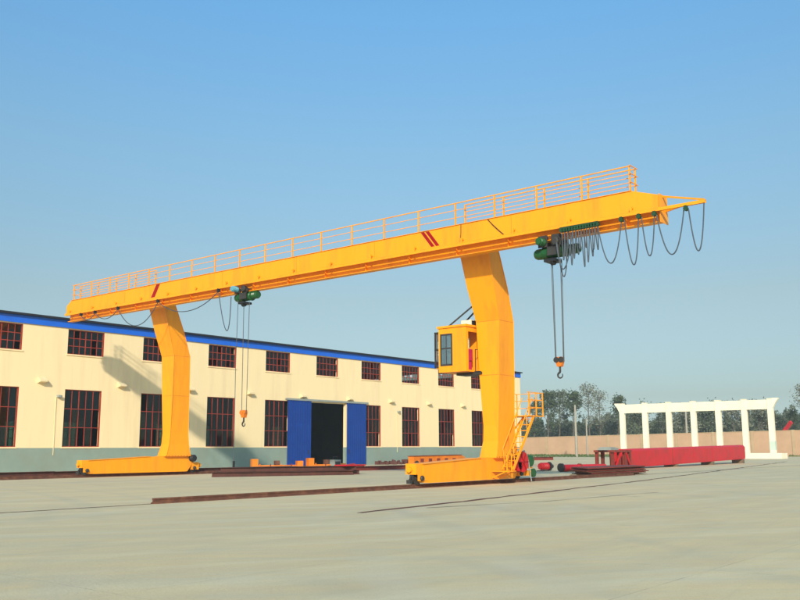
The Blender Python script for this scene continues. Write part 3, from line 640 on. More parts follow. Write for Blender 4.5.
# ------------------------------------------------------------------ hoists
def hook_mesh(q, x, y, z):
    q.cyl((x, y, z+0.30), (x, y, z+0.12), 0.045, 8)
    pts = [(x, y+0.0, z+0.14)]
    for i in range(10):
        a = math.radians(80-i*32); pts.append((x, y+0.11*math.cos(a), z-0.05+0.115*math.sin(a)))
    q.tube(pts, 0.05, 8, 0.02)
def hoist(yc, zc, ln, hook_z, label, far, block_w=0.34):
    h_ = thing('electric_hoist', (bx, yc, zc), label, 'hoist')
    s_ = 1
    q = MB(); r = 0.245
    q.lathe((bx, yc-ln*0.27, zc), (0, 1, 0), [(0, 0.2), (0, r), (0.03, r+0.03), (0.06, r+0.03), (0.07, r)]+[(0.07+ln*0.50, r), (0.08+ln*0.50, r+0.03), (0.12+ln*0.50, r+0.03), (0.13+ln*0.50, 0.1)], 20)
    q.build('drum', 'green', h_)
    q = MB(); q.lathe((bx, yc+ln*0.27+0.05, zc), (0, 1, 0), [(0, r*0.95), (ln*0.05, r*0.98), (ln*0.15, r*0.92), (ln*0.20, r*0.7), (ln*0.21, 0.05)], 20); q.build('gearbox', 'green', h_)
    motor((bx, yc-ln*0.27-0.005, zc+0.02), (0, -1, 0), 0.22, ln*0.28, 'green', h_)
    q = MB(); q.box(bx-0.36, bx-0.285, yc-ln*0.18, yc+ln*0.12, zc-0.18, zc+0.18); q.build('control_box', 'dark', h_)
    q = MB(); q.box(bx-0.30, bx+0.30, yc-ln*0.05, yc+ln*0.22, zc-0.42, zc-0.302); q.lathe((bx-0.12, yc+0.02, zc-0.42), (0, 1, 0), [(0, 0.05), (0, 0.15), (0.15, 0.15), (0.15, 0.05)], 14); q.build('rope_guide', 'black', h_)
    # trolley
    tz = bz0+0.10
    for yy in (yc+0.45, yc-0.18):
        q = MB()
        for sx in (-1, 1):
            q.box(bx+sx*0.30-0.02, bx+sx*0.30+0.02, yy-0.22, yy+0.22, zc+0.20, tz+0.10)
        q.box(bx-0.30, bx+0.30, yy-0.08, yy+0.08, zc+0.25, zc+0.30)
        tr_ = q.build('trolley', 'dark', h_)
        for sx in (-1, 1):
            for dy in (-0.12, 0.12):
                w_ = MB(); w_.lathe((bx+sx*0.27, yy+dy, tz+0.01), (-sx, 0, 0), [(0, 0.02), (0, 0.11), (0.03, 0.11), (0.035, 0.085), (0.10, 0.08), (0.10, 0.02)], 14); w_.build('wheel', 'dark', tr_)
    motor((bx-0.32, yc+0.42, zc+0.40), (-1, 0, 0), 0.17, 0.42, 'blue_motor' if far else 'green', h_, 'trolley_motor')
    q = MB(); q.lathe((bx-0.32, yc-0.20, zc+0.38), (-1, 0, 0), [(0, 0.12), (0.0, 0.17), (0.16, 0.17), (0.18, 0.10)], 16); q.build('gear_cover', 'dark', h_)
    # ropes
    zb = hook_z
    for dy in ((-0.19, 0.19) if not far else (-0.2, 0.2)):
        for dx in ((-0.05, 0.05) if not far else (0,)):
            q = MB(); q.cyl((bx+dx, yc+dy*1.15, zc-0.30), (bx+dx*0.6, yc+dy*0.95, zb+0.05), 0.018, 6); q.build('rope', 'rope', h_)
    k = block_w/2
    q = MB()
    prof = [(-k, 0.10), (-k*0.55, -0.16), (k*0.55, -0.16), (k, 0.10), (k*0.8, 0.24), (-k*0.8, 0.24)]
    q.loft([[(bx-0.10, yc+a, zb+b) for a, b in prof], [(bx+0.10, yc+a, zb+b) for a, b in prof]])
    blk = q.build('hook_block', 'hook', h_)
    for dy in (-0.11, 0.11):
        w_ = MB(); w_.lathe((bx-0.125, yc+dy, zb+0.12), (1, 0, 0), [(0, 0.02), (0, 0.12), (0.024, 0.12)], 14); w_.build('sheave', 'dark' if not far else 'hook', blk)
    q = MB(); hook_mesh(q, bx, yc, zb-0.46); q.build('hook', 'dark', blk)
    return h_
h2 = hoist(17.85, 9.66, 1.98, 5.02, 'green electric hoist hanging near the overhanging right end of the girder', False)
h1 = hoist(37.25, 9.92, 1.75, 3.42, 'small dark hoist with pale blue motor hanging near the far left leg', True, 0.38)
q = MB(); q.tube([(bx-0.3, 37.62, 9.7), (bx-0.32, 37.66, 6), (bx-0.32, 37.62, 2.2), (bx-0.32, 37.60, 0.95)], 0.016, 6); pd = q.build('pendant_cable', 'cable', h1)
q = MB(); q.box(bx-0.37, bx-0.27, 37.56, 37.64, 0.62, 0.95); q.build('pendant_control', 'black', pd)

# ------------------------------------------------------------------ festoon cables
def festoon(label, trolleys, loops, loc):
    f_ = thing('festoon_cable', loc, label, 'cable')
    for y in trolleys:
        q = MB(); q.box(CX-0.075, CX+0.075, y-0.055, y+0.055, 10.40, 10.52); q.box(CX-0.03, CX+0.03, y-0.03, y+0.03, 10.52, 10.59)
        q.cyl((CX-0.08, y, 10.40), (CX+0.08, y, 10.40), 0.085, 10); q.build('cable_trolley', 'darkgreen' if len(trolleys) > 8 else 'black', f_)
    for ya, yb, drop, dx, za, zb in loops:
        pts = []; n = 18
        for i in range(n+1):
            t_ = i/n; u = 2*t_-1
            shape = 1-abs(u)**2.6
            yy = ya+(yb-ya)*(0.5+0.5*math.copysign(abs(u)**1.25, u)) if abs(u) > 0 else (ya+yb)/2
            pts.append((CX+dx*shape, yy, za+(zb-za)*t_-drop*shape))
        q = MB(); q.tube(pts, 0.025, 6); q.build('cable_loop', 'cable', f_)
    return f_
def Yat(px, py, X=CX):
    d = fw*FPX+rt*(px-400)+up*(300-py); return d.y*X/d.x
tr2 = [Yat(562+i*2.75, 238-i*0.55) for i in range(14)]
big = [Yat(621.5, 222), Yat(639, 218), Yat(654.5, 216), Yat(686, 211)]
loops = []
rnd = random.Random(4)
for a, b in zip(tr2[:-1], tr2[1:]): loops.append((a, b, rnd.uniform(1.15, 1.75) if rnd.random() < 0.75 else rnd.uniform(0.8, 1.1), rnd.uniform(-0.12, 0.12), 10.36, 10.36))
Z0 = 10.36
loops += [(tr2[-1], big[0], 1.62, 0, Z0, Z0), (big[0]-0.12, big[1]+0.02, 1.8, 0.05, Z0, Z0), (big[1]-0.1, big[2], 1.55, 0, Z0, Z0), (big[2]-0.08, big[3]+0.08, 1.62, 0, Z0, Z0), (big[3]-0.1, 11.36, 1.72, 0, Z0, 10.55)]
loops += [(tr2[0]+0.25, tr2[2], 1.65, 0.1, 9.95, Z0), (tr2[1]+0.4, tr2[4], 1.35, -0.1, 9.9, Z0)]
festoon('grey looped cables on green trolleys under the right end of the girder', tr2+big, loops, (CX, 15, 10.3))
tl = [Yat(81, 315), Yat(95, 314), Yat(118, 310), Yat(158, 303), Yat(218.5, 292.5)]
lp = [(tl[0], tl[1], 0.35, 0, Z0, Z0), (tl[1], tl[2], 0.5, 0, Z0, Z0), (tl[2], tl[3], 1.25, 0, Z0, Z0), (tl[3], tl[4], 0.85, 0, Z0, Z0), (tl[4], 38.0, 2.05, 0.2, Z0, 9.95)]
festoon('thin sagging cable loops between trolleys under the left end of the girder', tl, lp, (CX, 48, 10.3))

# ------------------------------------------------------------------ boundary wall, white frame, poles
XF = 155.0
bw = thing('boundary_wall', (XF, 70, 0), 'long tan boundary wall with pillars behind the white frame', 'wall')
def wtop(y): return 3.5+(93.6-y)*0.0132
y = 30.0
while y < 118:
    e = y+6.6
    p_ = MB(); p_.loft([[(XF, y+0.25, -0.05), (XF+0.24, y+0.25, -0.05), (XF+0.24, y+0.25, wtop(y)), (XF, y+0.25, wtop(y))], [(XF, e-0.25, -0.05), (XF+0.24, e-0.25, -0.05), (XF+0.24, e-0.25, wtop(e)), (XF, e-0.25, wtop(e))]][::-1])
    p_.build('panel', 'brickwall', bw)
    c_ = MB(); c_.loft([[(XF-0.05, y+0.25, wtop(y)), (XF+0.29, y+0.25, wtop(y)), (XF+0.29, y+0.25, wtop(y)+0.12), (XF-0.05, y+0.25, wtop(y)+0.12)], [(XF-0.05, e-0.25, wtop(e)), (XF+0.29, e-0.25, wtop(e)), (XF+0.29, e-0.25, wtop(e)+0.12), (XF-0.05, e-0.25, wtop(e)+0.12)]][::-1])
    c_.build('coping', 'pillar', bw)
    q = MB(); q.box(XF-0.10, XF+0.34, e-0.248, e+0.248, -0.05, wtop(e)+0.16); q.build('pillar', 'pillar', bw)
    y = e
# white frame
PX = 125.0
pt = thing('concrete_frame', (PX, 48, 0), 'white concrete frame of seven columns and a top beam', 'frame')
cols = [59.15, 55.55, 51.9, 48.25, 44.7, 41.1, 37.6]
for i, y in enumerate(cols):
    q = MB(); q.box(PX, PX+0.62, y-0.36, y+0.36, 0.752, 8.02); c_ = q.build('column', 'white', pt, bevel=0.02)
    cp = MB(); cp.box(PX-0.05, PX+0.67, y-0.38, y+0.38, 8.02, 8.08); cp.build('cap', 'white', c_)
    if i == 6:
        b_ = MB(); b_.box(PX-0.006, PX+0.626, y-0.366, y+0.366, 1.15, 2.35); tag(b_.build('painted_band', 'palegreen', c_), 'pale green painted band')
for a, b in zip(cols[:-1], cols[1:]):
    q = MB(); q.box(PX+0.06, PX+0.56, b+0.362, a-0.362, 6.62, 7.90); q.build('beam', 'white', pt)
for y, s_ in ((cols[0], 1), (cols[-1], -1)):
    q = MB(); prof = [(y+s_*0.362, 6.75), (y+s_*0.72, 7.45), (y+s_*1.10, 7.95), (y+s_*1.10, 8.10), (y+s_*0.362, 8.10)]
    q.loft([[(PX+0.05, a, b) for a, b in prof], [(PX+0.57, a, b) for a, b in prof]]); q.build('haunch', 'white', pt)
q = MB(); q.box(PX-1.1, PX+1.6, 36.2, 60.5, -0.02, 0.75); q.build('plinth', 'white', pt, bevel=0.03)
# utility poles
def pole(x, y, h_, label, arm=True, w=0.34):
    p_ = thing('utility_pole', (x, y, 0), label, 'pole', 'concrete poles along the boundary wall')
    q = MB(); q.cyl((x, y, -0.05), (x, y, h_), w/2, 10, w*0.3); q.build('shaft', 'concrete_pole', p_)
    if arm:
        q = MB(); q.box(x-0.05, x+0.05, y-0.85, y+0.85, h_-0.75, h_-0.63); a_ = q.build('crossarm', 'dark', p_)
        for dy in (-0.75, 0.0, 0.75):
            q = MB(); q.lathe((x, y+dy, h_-0.63), (0, 0, 1), [(0, 0.03), (0.05, 0.07), (0.1, 0.04), (0.15, 0.07), (0.2, 0.02)], 8); q.build('insulator', 'dark', a_)
    return p_
pole(140, 74.9, 8.9, 'grey concrete utility pole standing in front of the tan wall', True, 0.5)
pole(168, 66.2, 8.4, 'pale pole beyond the wall seen between columns of the white frame', False, 0.55)
pole(143, 74.4, 6.6, 'short post close behind the grey utility pole', False, 0.34)

# ------------------------------------------------------------------ steel lying in the yard
rg = thing('red_girder', (76, 29.6, 0), 'long red box girder lying on blocks in front of the white frame', 'girder')
ga, gb = Vector((61.3, 29.05, 0)), Vector((91.6, 30.15, 0))
gd = (gb-ga).normalized(); gn = Vector((-gd.y, gd.x, 0))
def gpt(t_, n_, z): p = ga.lerp(gb, t_)+gn*n_; return (p.x, p.y, z)
def gz(t_): return 0.12+0.33*t_
sec = [(0, 0.0), (0.75, 0.0), (0.75, 1.20), (0.62, 1.34), (0.13, 1.34), (0, 1.20)]
q = MB(); q.loft([[gpt(t_, n_, gz(t_)+z) for n_, z in sec] for t_ in (0, 0.42, 0.985)]+[[gpt(1.0, 0.08+n_*0.8, gz(1)+0.12+z*0.82) for n_, z in sec]]); q.build('body', 'red', rg)
for t_ in (0.0, 0.33, 0.5, 0.66, 0.83):
    q = MB(); q.loft([[gpt(t_+k, n_*1.04-0.015, gz(t_)+z*1.008-0.004) for n_, z in sec] for k in (0.001, 0.004)]); q.build('stiffener_band', 'oxide' if t_ == 0.33 else 'red', rg)
q = MB(); q.loft([[gpt(t_, -0.10, gz(t_)-0.004), gpt(t_, 0.85, gz(t_)-0.004), gpt(t_, 0.85, gz(t_)-0.03), gpt(t_, -0.10, gz(t_)-0.03)] for t_ in (0, 0.98)]); q.build('bottom_flange', 'red', rg)
for k, t_ in enumerate((0.05, 0.35, 0.65, 0.95)):
    tb_ = MB(); c = ga.lerp(gb, t_)+gn*0.37; hz = gz(t_)-0.035
    tb_.box(c.x-0.2, c.x+0.2, c.y-0.55, c.y+0.55, 0, hz)
    tag(tb_.build('support_block', 'timber'), ['dark timber block under the left end of the red girder', 'dark timber block under the left middle of the red girder', 'dark timber block under the right middle of the red girder', 'dark timber block under the far right end of the red girder'][k], 'block', 'timber blocks under the red girder')
# trestle
ts = thing('steel_trestle', (59.8, 28.6, 0), 'dark red steel trestle of upright posts left of the red girder', 'trestle')
for x, y in ((58.7, 28.6), (58.7, 29.8), (59.5, 28.5), (59.6, 29.8), (60.3, 28.45), (60.8, 29.7), (61.0, 28.4)):
    q = MB(); q.box(x-0.11, x+0.11, y-0.10, y-0.075, 0.02, 1.25); q.box(x-0.11, x+0.11, y+0.075, y+0.10, 0.02, 1.25); q.box(x-0.012, x+0.012, y-0.075, y+0.075, 0.02, 1.25); q.build('post', 'oxide', ts)
for y0_, y1_ in ((28.3, 28.55), (29.65, 29.95)):
    q = MB(); q.box(58.5, 61.2, y0_, y1_, 1.252, 1.40); q.build('top_rail', 'oxide', ts)
q = MB(); q.bar((58.7, 28.45, 0.1), (59.5, 28.35, 1.2), 0.08); q.build('brace', 'red', ts)
q = MB(); q.bar((61.0, 28.25, 0.1), (60.3, 28.3, 1.2), 0.08); q.build('brace', 'red', ts)
q = MB(); q.box(58.5, 59.7, 28.6, 29.6, 1.402, 1.56); q.box(58.65, 59.4, 28.7, 29.5, 1.56, 1.62); tag(q.build('machine_cover', 'grey'), 'pale grey green cover lying on top of the dark red trestle', 'cover')
# plate stack
ps = thing('steel_plate_stack', (48, 24, 0), 'flat stack of dark rusty steel plates near the trestle', 'steel plates')
rnd = random.Random(11)
for k in range(6):
    q = MB(); dx, dy = rnd.uniform(-0.35, 0.35), rnd.uniform(-0.2, 0.2); z = 0.10+k*0.072
    P4 = [(44.0+dx, 22.85+dy), (51.6+dx, 22.95+dy), (53.4+dx, 25.0+dy), (46.5+dx, 25.2+dy)]
    q.loft([[(a, b, z) for a, b in P4], [(a, b, z+0.05) for a, b in P4]]); q.build('plate', 'oxide' if k % 2 else 'rust', ps)
for x in (45.6, 50.8):
    q = MB(); q.box(x-0.1, x+0.1, 23.1, 24.8, 0, 0.098); q.build('spacer', 'timber', ps)
# red pipe, motor, bars
pp = thing('red_pipe', (55, 29.0, 0), 'red steel pipe with dark flange lying left of the trestle', 'pipe')
q = MB(); q.cyl((53.3, 29.6, 0.26), (57.0, 28.38, 0.26), 0.22, 18); q.build('tube', 'red', pp)
q = MB(); q.cyl((53.28, 29.61, 0.28), (53.1, 29.67, 0.28), 0.28, 18); q.build('flange', 'dark', pp)
q = MB(); q.cyl((54.7, 29.14, 0.26), (54.85, 29.09, 0.26), 0.27, 18); q.build('collar', 'oxide', pp)
q = MB(); q.box(53.6, 54.0, 29.2, 29.75, 0, 0.06); q.box(56.8, 57.2, 28.1, 28.65, 0, 0.06); q.build('chock', 'timber', pp)
mo = thing('red_motor', (53.8, 32.0, 0), 'small red motor with dark end cap on the ground right of the cable reel', 'motor')
motor((54.9, 31.6, 0.32), (-0.93, 0.35, 0), 0.26, 0.75, 'red', mo, 'body')
q = MB(); q.lathe((54.95, 31.58, 0.32), (0.93, -0.35, 0), [(0, 0.30), (0.1, 0.30), (0.12, 0.2), (0.35, 0.12)], 16); q.build('end_cap', 'dark', mo)
q = MB(); q.box(54.0, 54.85, 31.5, 32.0, 0, 0.05); q.build('foot', 'dark', mo)
def ibeam(name, a, b, w, hgt, z, m, label, cat='steel beam', group=None):
    a, b = Vector((*a, z)), Vector((*b, z)); d = (b-a).normalized(); n_ = Vector((-d.y, d.x, 0)); t_ = 0.02
    sec = [(-w/2, 0), (w/2, 0), (w/2, t_), (t_/2, t_), (t_/2, hgt-t_), (w/2, hgt-t_), (w/2, hgt), (-w/2, hgt), (-w/2, hgt-t_), (-t_/2, hgt-t_), (-t_/2, t_), (-w/2, t_)]
    q = MB(); q.loft([[p+n_*u+Vector((0, 0, v)) for u, v in sec] for p in (a, b)])
    return tag(q.build(name, m, None, org=a), label, cat, group)
ibeam('steel_beam', (55.5, 31.0), (61.5, 30.9), 0.16, 0.22, 0.15, 'red', 'thin red bar on the ground behind the red pipe')
ibeam('steel_beam', (92, 62.5), (103, 58.5), 0.4, 0.4, 0, 'oxide', 'dark beam lying far off in front of the grass by the tan wall')
# long stack of beams by the far leg
k = 0
names = ['brown steel beam at the front of the low stack before the blue doors', 'rust red beam second from the front in the low stack before the doors', 'dark brown beam at the rear of the low stack before the doors',
         'reddish beam on top front of the low stack before the blue doors', 'dark beam on top rear of the low stack before the blue doors']
for (ax, ay, bx_, by_, z, m_) in ((33.2, 41.0, 41.0, 37.2, 0.0, 'brown'), (34.6, 41.3, 42.0, 37.6, 0.0, 'brown'), (34.5, 42.2, 42.5, 38.3, 0.0, 'dark'), (34.0, 41.2, 41.6, 37.5, 0.265, 'brown'), (35.3, 41.6, 42.2, 38.1, 0.265, 'dark')):
    ibeam('steel_beam', (ax, ay), (bx_, by_), 0.26, 0.26, z, m_, names[k], group='beams stacked before the doors'); k += 1
q = MB(); q.box(40.6, 42.4, 37.4, 38.4, 0.53, 0.60); q.bar((40.8, 37.6, 0.56), (42.2, 38.2, 0.62), 0.1); tag(q.build('red_plate', 'red'), 'red steel offcut on the right end of the low beam stack', 'steel plate')
ibeam('steel_beam', (47.5, 43.6), (68, 45.0), 0.3, 0.3, 0, 'oxide', 'long maroon beam on the ground between the blue doors and near leg')
ibeam('steel_beam', (8, 48.3), (27.69, 48.35), 0.3, 0.36, 0, 'brown', 'long dark beam lying behind the rail left of the far end beam')
ibeam('steel_beam', (27.7, 48.4), (46.5, 48.3), 0.3, 0.34, 0, 'brown', 'dark beam lying behind the far end beam and reaching out to its right')
ibeam('steel_beam', (38.5, 50.6), (57.5, 50.9), 0.3, 0.22, 0, 'rust', 'long rusty beam lying along the foot of the wall left of the doors')
rnd = random.Random(31); q = MB()
for i in range(260):
    x = rnd.uniform(67.2, 88); y = 57.6+rnd.gauss(0, 0.5); w = rnd.uniform(0.05, 0.35); h_ = rnd.uniform(0.05, 0.3)*(1+0.8*math.sin(x*1.3)**2); a = rnd.uniform(0, 3.1)
    d = Vector((math.cos(a), math.sin(a), rnd.uniform(-0.1, 0.3)))*w
    q.bar(Vector((x, y, h_*0.5))-d, Vector((x, y, h_*0.5))+d, rnd.uniform(0.06, 0.2), h_)
tag(q.build('rubble', 'brown'), 'low line of dark rubble and scrap at the wall foot right of the doors', 'rubble', kind='stuff')
# spare orange carriages near the door
def carriage(loc, ang, L_, label, lowright=False, hgt=0.62):
    c_ = thing('spare_carriage', loc, label, 'crane part', 'orange crane parts on the ground by the doors'); c_.rotation_euler = (0, 0, ang)
    def part(n_, q, m):
        o = bpy.data.objects.new(n_, q.mesh(n_, m, (0, 0, 0))); COL.objects.link(o); o.parent = c_; return o
    q = MB(); q.box(0, L_, -0.25, -0.23, 0.20, hgt*0.62); q.box(0, L_, 0.23, 0.25, 0.20, hgt*0.62); q.box(0, L_, -0.22, 0.22, 0.21, 0.23); part('frame', q, 'paint2')
    for x, hh in ((0, hgt*1.35), (L_-0.45, hgt*(1.1 if not lowright else 0.7))):
        q = MB(); q.box(x, x+0.45, -0.28, 0.28, 0.12, hh); part('end_box', q, 'paint2')
    for i in range(int(L_/0.8)):
        q = MB(); x = 0.55+i*0.8; q.box(x, x+0.06, -0.30, -0.252, 0.15, hgt*0.78); q.box(x+0.2, x+0.5, -0.262, -0.251, 0.26, hgt*0.5); part('rib', q, 'oxide' if i % 2 else 'paint2')
    q = MB(); q.box(L_*0.45, L_*0.45+0.35, -0.20, 0.2, 0.231, hgt*1.15); part('gear_case', q, 'rust')
    for x in (0.22, L_-0.22):
        q = MB(); q.lathe((x, -0.10, 0.2), (0, 1, 0), [(0, 0.02), (0, 0.2), (0.03, 0.2), (0.03, 0.17), (0.17, 0.17), (0.17, 0.2), (0.2, 0.2), (0.2, 0.02)], 14); part('wheel', q, 'dark')
    return c_
carriage((44.6, 50.6, 0), math.radians(-28), 3.9, 'orange crane carriage with raised ends left of the blue doors')
carriage((48.0, 48.2, 0), math.radians(-22), 3.1, 'orange crane carriage sloping to the right in front of the doorway', True, 0.66)
sb = thing('spare_end_beam', (59.2, 47.0, 0), 'long orange end beam lying behind the near end beam', 'crane part')
q = MB(); prof = [(59.0, 0.25), (59.0, 0.92), (65.8, 0.98), (66.4, 0.8), (66.4, 0.35), (65.8, 0.2), (59.5, 0.2)]
q.loft([[(x, 46.7, z) for x, z in prof], [(x, 47.3, z) for x, z in prof]][::-1]); q.build('box', 'paint2', sb)
q = MB(); q.loft([[(58.9, 46.62, 0.925), (58.9, 47.38, 0.925), (58.9, 47.38, 0.95), (58.9, 46.62, 0.95)], [(65.9, 46.62, 0.985), (65.9, 47.38, 0.985), (65.9, 47.38, 1.01), (65.9, 46.62, 1.01)]]); q.build('top_plate', 'oxide', sb)
for x in (59.3, 66.0):
    q = MB(); q.lathe((x, 46.60, 0.28), (0, 1, 0), [(0, 0.05), (0, 0.28), (0.05, 0.28), (0.05, 0.2), (0.09, 0.2)], 16); q.build('wheel', 'dark', sb)
for i in range(5):
    q = MB(); x = 59.9+i*1.15; q.box(x, x+0.45, 46.685, 46.699, 0.42, 0.72); q.build('hand_hole_plate', 'oxide', sb)
# welding set by the right door
ws = thing('welding_set', (49.8, 47.2, 0), 'small grey machine standing before the right blue door', 'machine')
q = MB(); q.box(49.6, 50.3, 46.9, 47.4, 0.12, 0.75); q.build('case', 'grey', ws)
q = MB(); q.box(49.68, 50.22, 46.885, 46.899, 0.3, 0.62); q.build('grille', 'dark', ws)
q = MB(); q.tube([(49.7, 47.15, 0.75), (49.7, 47.15, 0.98), (50.2, 47.15, 0.98), (50.2, 47.15, 0.75)], 0.025, 6); q.build('handle', 'dark', ws)
for x in (49.72, 50.18):
    q = MB(); q.lathe((x, 46.88, 0.12), (0, 1, 0), [(0, 0.02), (0, 0.12), (0.06, 0.12), (0.06, 0.02)], 12); q.build('wheel', 'black', ws)
# red boom beyond the wall
bo = thing('red_boom', (170, 48.3, 0), 'slanted red boom tip showing above the wall at the far right', 'boom')
q = MB(); q.bar((172, 52.5, 0.6), (170, 47.55, 6.0), 0.45, 0.6); q.build('arm', 'red', bo)
q = MB(); q.box(170.5, 174, 51.5, 54, 0.3, 1.6); q.build('base', 'red', bo)
for x in (171, 173.5):
    q = MB(); q.lathe((x, 51.2, 0.5), (0, 1, 0), [(0, 0.05), (0, 0.5), (0.3, 0.5), (0.3, 0.05)], 16); q.build('wheel', 'black', bo)

# ------------------------------------------------------------------ grass tufts by the wall
rnd = random.Random(5); q = MB()
for i in range(2600):
    x = rnd.uniform(136, 153); y = rnd.uniform(70, 94)
    if rnd.random() > 0.35+0.65*(0.5+0.5*math.sin(x*0.7)*math.cos(y*0.45)): continue
    h_ = rnd.uniform(0.15, 0.5); a = rnd.uniform(0, 6.3); dx, dy = 0.12*math.cos(a), 0.12*math.sin(a); lx, ly = rnd.uniform(-0.15, 0.15), rnd.uniform(-0.15, 0.15)
    q.add([(x-dx, y-dy, 0), (x+dx, y+dy, 0), (x+lx, y+ly, h_)], [(0, 1, 2)])
for i in range(1500):
    x = rnd.uniform(153.6, 154.8); y = rnd.uniform(36, 112); h_ = rnd.uniform(0.1, 0.45); a = rnd.uniform(0, 6.3); dx, dy = 0.12*math.cos(a), 0.12*math.sin(a)
    q.add([(x-dx, y-dy, 0), (x+dx, y+dy, 0), (x, y, h_)], [(0, 1, 2)])
tag(q.build('grass', 'weed'), 'patchy green grass at the foot of the tan wall', 'grass', kind='stuff')

# ------------------------------------------------------------------ trees
def leaf(q, c, s, rnd):
    n_ = Vector((rnd.gauss(0, 1), rnd.gauss(0, 1), rnd.gauss(0, 0.8))).normalized()
    u = n_.cross(Vector((rnd.random(), rnd.random(), rnd.random()+0.1))).normalized(); v = n_.cross(u)
    a, b = s*rnd.uniform(0.6, 1.2), s*rnd.uniform(0.35, 0.7)
    q.add([c-u*a, c-v*b, c+u*a, c+v*b], [(0, 1, 2, 3)])
def tree_meshes(seed, H, spread, nleaf, low, leaf_s, clump, mt):
    rnd = random.Random(seed); tr_ = MB(); cr = MB(); lean = Vector((0, -rnd.uniform(0.02, 0.09)*H, 0))
    def tp(k): return Vector((0, 0, 0))+lean*k*k+Vector((0.2*math.sin(3*k+seed), 0.2*math.cos(4*k+seed), H*k))
    tr_.tube([tp(i/8) for i in range(9)], 0.20*H/12, 7, 0.03)
    tips = []
    for i in range(int(H*2.0)):
        k = low+(1-low)*rnd.random()**0.8*0.97; a = rnd.uniform(0, 6.283)
        L_ = spread*(0.45+0.75*math.sin(math.pi*min(1, (k-low)/(1-low)*0.85+0.12)))*rnd.uniform(0.6, 1.15)
        p0 = tp(k); d = Vector((math.cos(a), math.sin(a), rnd.uniform(0.5, 1.3))).normalized()
        p1 = p0+d*L_*0.55; p2 = p0+d*L_+Vector((0, -0.10*L_, 0.12*L_))
        tr_.tube([p0, p1, p2], 0.05*H/12, 5, 0.012); tips += [p2, p1.lerp(p2, 0.5), p1.lerp(p2, 0.75)]
    for i in range(4): tips.append(tp(1-0.03*i))
    rnd.shuffle(tips); tips = tips[:max(6, int(len(tips)*0.8))]
    for i in range(nleaf):
        c = rnd.choice(tips)+Vector((rnd.gauss(0, clump), rnd.gauss(0, clump), rnd.gauss(0, clump*0.9)))
        if c.z < 1.0: continue
        leaf(cr, c, leaf_s, rnd)
    return tr_.mesh('trunk', 'bark', (0, 0, 0)), cr.mesh('crown', mt, (0, 0, 0))
tall = [tree_meshes(1, 13.5, 1.9, 1500, 0.38, 0.26, 0.42, 'leaf_a'), tree_meshes(2, 13.5, 2.2, 1300, 0.42, 0.26, 0.45, 'leaf_b'),
        tree_meshes(3, 13.5, 2.5, 800, 0.40, 0.22, 0.55, 'leaf_c'), tree_meshes(4, 13.5, 1.7, 1700, 0.30, 0.26, 0.4, 'leaf_a')]
round_ = [tree_meshes(21, 9.5, 3.0, 1900, 0.28, 0.24, 0.6, 'leaf_c'), tree_meshes(22, 9.5, 2.4, 2200, 0.22, 0.26, 0.55, 'leaf_b')]
def put_tree(px, py, X, meshes, H0, label):
    d = fw*FPX+rt*(px-400)+up*(300-py); k = X/d.x; p = d*k; h_ = EYE+p.z
    t_ = thing('tree', (X, p.y, 0), label, 'tree', 'trees beyond the boundary wall')
    rnd = random.Random(int(px*7)); s_ = h_/H0; a = rnd.uniform(-0.5, 0.5)
    for n_, me in zip(('trunk', 'crown'), meshes):
        o = bpy.data.objects.new(n_, me); COL.objects.link(o); o.parent = t_; o.scale = (s_, s_, s_); o.rotation_euler = (0, 0, a)
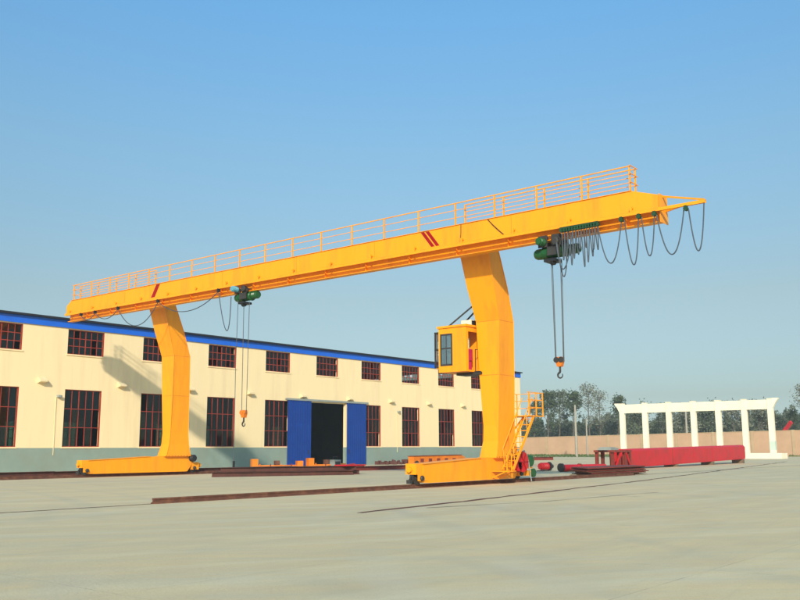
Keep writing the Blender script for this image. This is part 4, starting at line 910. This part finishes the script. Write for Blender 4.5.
TR = [(534, 403, 182, tall[3], 13.5, 'dark leafy tree just right of the crane landing'),
      (546, 393.5, 186, tall[0], 13.5, 'tall dark topped tree left of the utility pole, its crown highest there'),
      (557, 395, 190, tall[1], 13.5, 'tall thin tree second to the left of the utility pole'),
      (571, 394, 184, tall[0], 13.5, 'tall dark crowned tree rising right behind the utility pole'),
      (588, 391, 188, tall[2], 13.5, 'tall pale wispy tree between the utility pole and the white frame'),
      (599, 397, 194, tall[2], 13.5, 'shorter pale wispy tree nearest left of the white frame'),
      (616, 398, 186, tall[0], 13.5, 'dark tree top above the left corner of the white frame'),
      (638, 409, 182, round_[1], 9.5, 'green tree seen through the leftmost bay of the white frame'),
      (660, 407, 190, tall[1], 13.5, 'tree seen through the second bay of the white frame'),
      (683, 411, 184, round_[0], 9.5, 'pale tree seen through the third bay of the white frame beside a pole'),
      (706, 408, 190, round_[1], 9.5, 'dark tree seen through the fourth bay of the white frame'),
      (732, 409, 186, round_[0], 9.5, 'pale tree seen through the fifth bay of the white frame'),
      (757, 408, 184, round_[0], 9.5, 'pale rounded tree seen through the rightmost bay of the white frame'),
      (775, 419, 186, round_[1], 9.5, 'low tree just right of the white frame'),
      (791, 412, 182, tall[3], 13.5, 'dark pointed tree behind the red boom'),
      (803, 391, 176, tall[2], 13.5, 'tall bare tree cut off by the right edge of the picture')]
for a in TR: put_tree(*a)
rnd = random.Random(77); q = MB(); qt = MB()
for i in range(300):
    X = rnd.uniform(196, 225); Y = rnd.uniform(44, 150)*X/205
    H = rnd.uniform(7.0, 9.2)*(1+0.14*math.sin(Y*0.33))*X/205; r = rnd.uniform(1.4, 2.3)
    qt.tube([(X, Y, 0), (X+0.1, Y+0.1, H*0.55), (X, Y, H*0.9)], 0.14, 5, 0.04)
    for j in range(400):
        a = rnd.uniform(0, 6.283); rr = r*rnd.random()**0.5; z = H*(0.08+0.92*rnd.random()**0.85)
        w = 1.0-max(0, (z/H-0.5))*1.3
        leaf(q, Vector((X+rr*w*math.cos(a), Y+rr*w*math.sin(a), z+rnd.gauss(0, 0.2))), 0.30, rnd)
q.v += []; 
tag(q.build('distant_wood', 'leaf_b'), 'dense dark wood standing behind the tan wall', 'wood', kind='stuff')
tag(qt.build('distant_trunks', 'bark'), 'thin trunks of the dense wood behind the wall', 'trunks', kind='stuff')

# ------------------------------------------------------------------ haze
hzm = bpy.data.materials.new('haze_air'); hzm.use_nodes = True; t = hzm.node_tree; t.nodes.clear()
ho = t.nodes.new('ShaderNodeOutputMaterial'); pv = t.nodes.new('ShaderNodeVolumePrincipled')
pv.inputs['Color'].default_value = (0.80, 0.92, 0.97, 1); pv.inputs['Density'].default_value = 0.0005; pv.inputs['Anisotropy'].default_value = 0.0
t.links.new(pv.outputs[0], ho.inputs['Volume']); M['haze'] = hzm
q = MB(); q.box(-60, 420, -60, 420, -1.0, 19.0); tag(q.build('haze', 'haze'), 'thin pale haze over the yard', 'haze', kind='stuff')
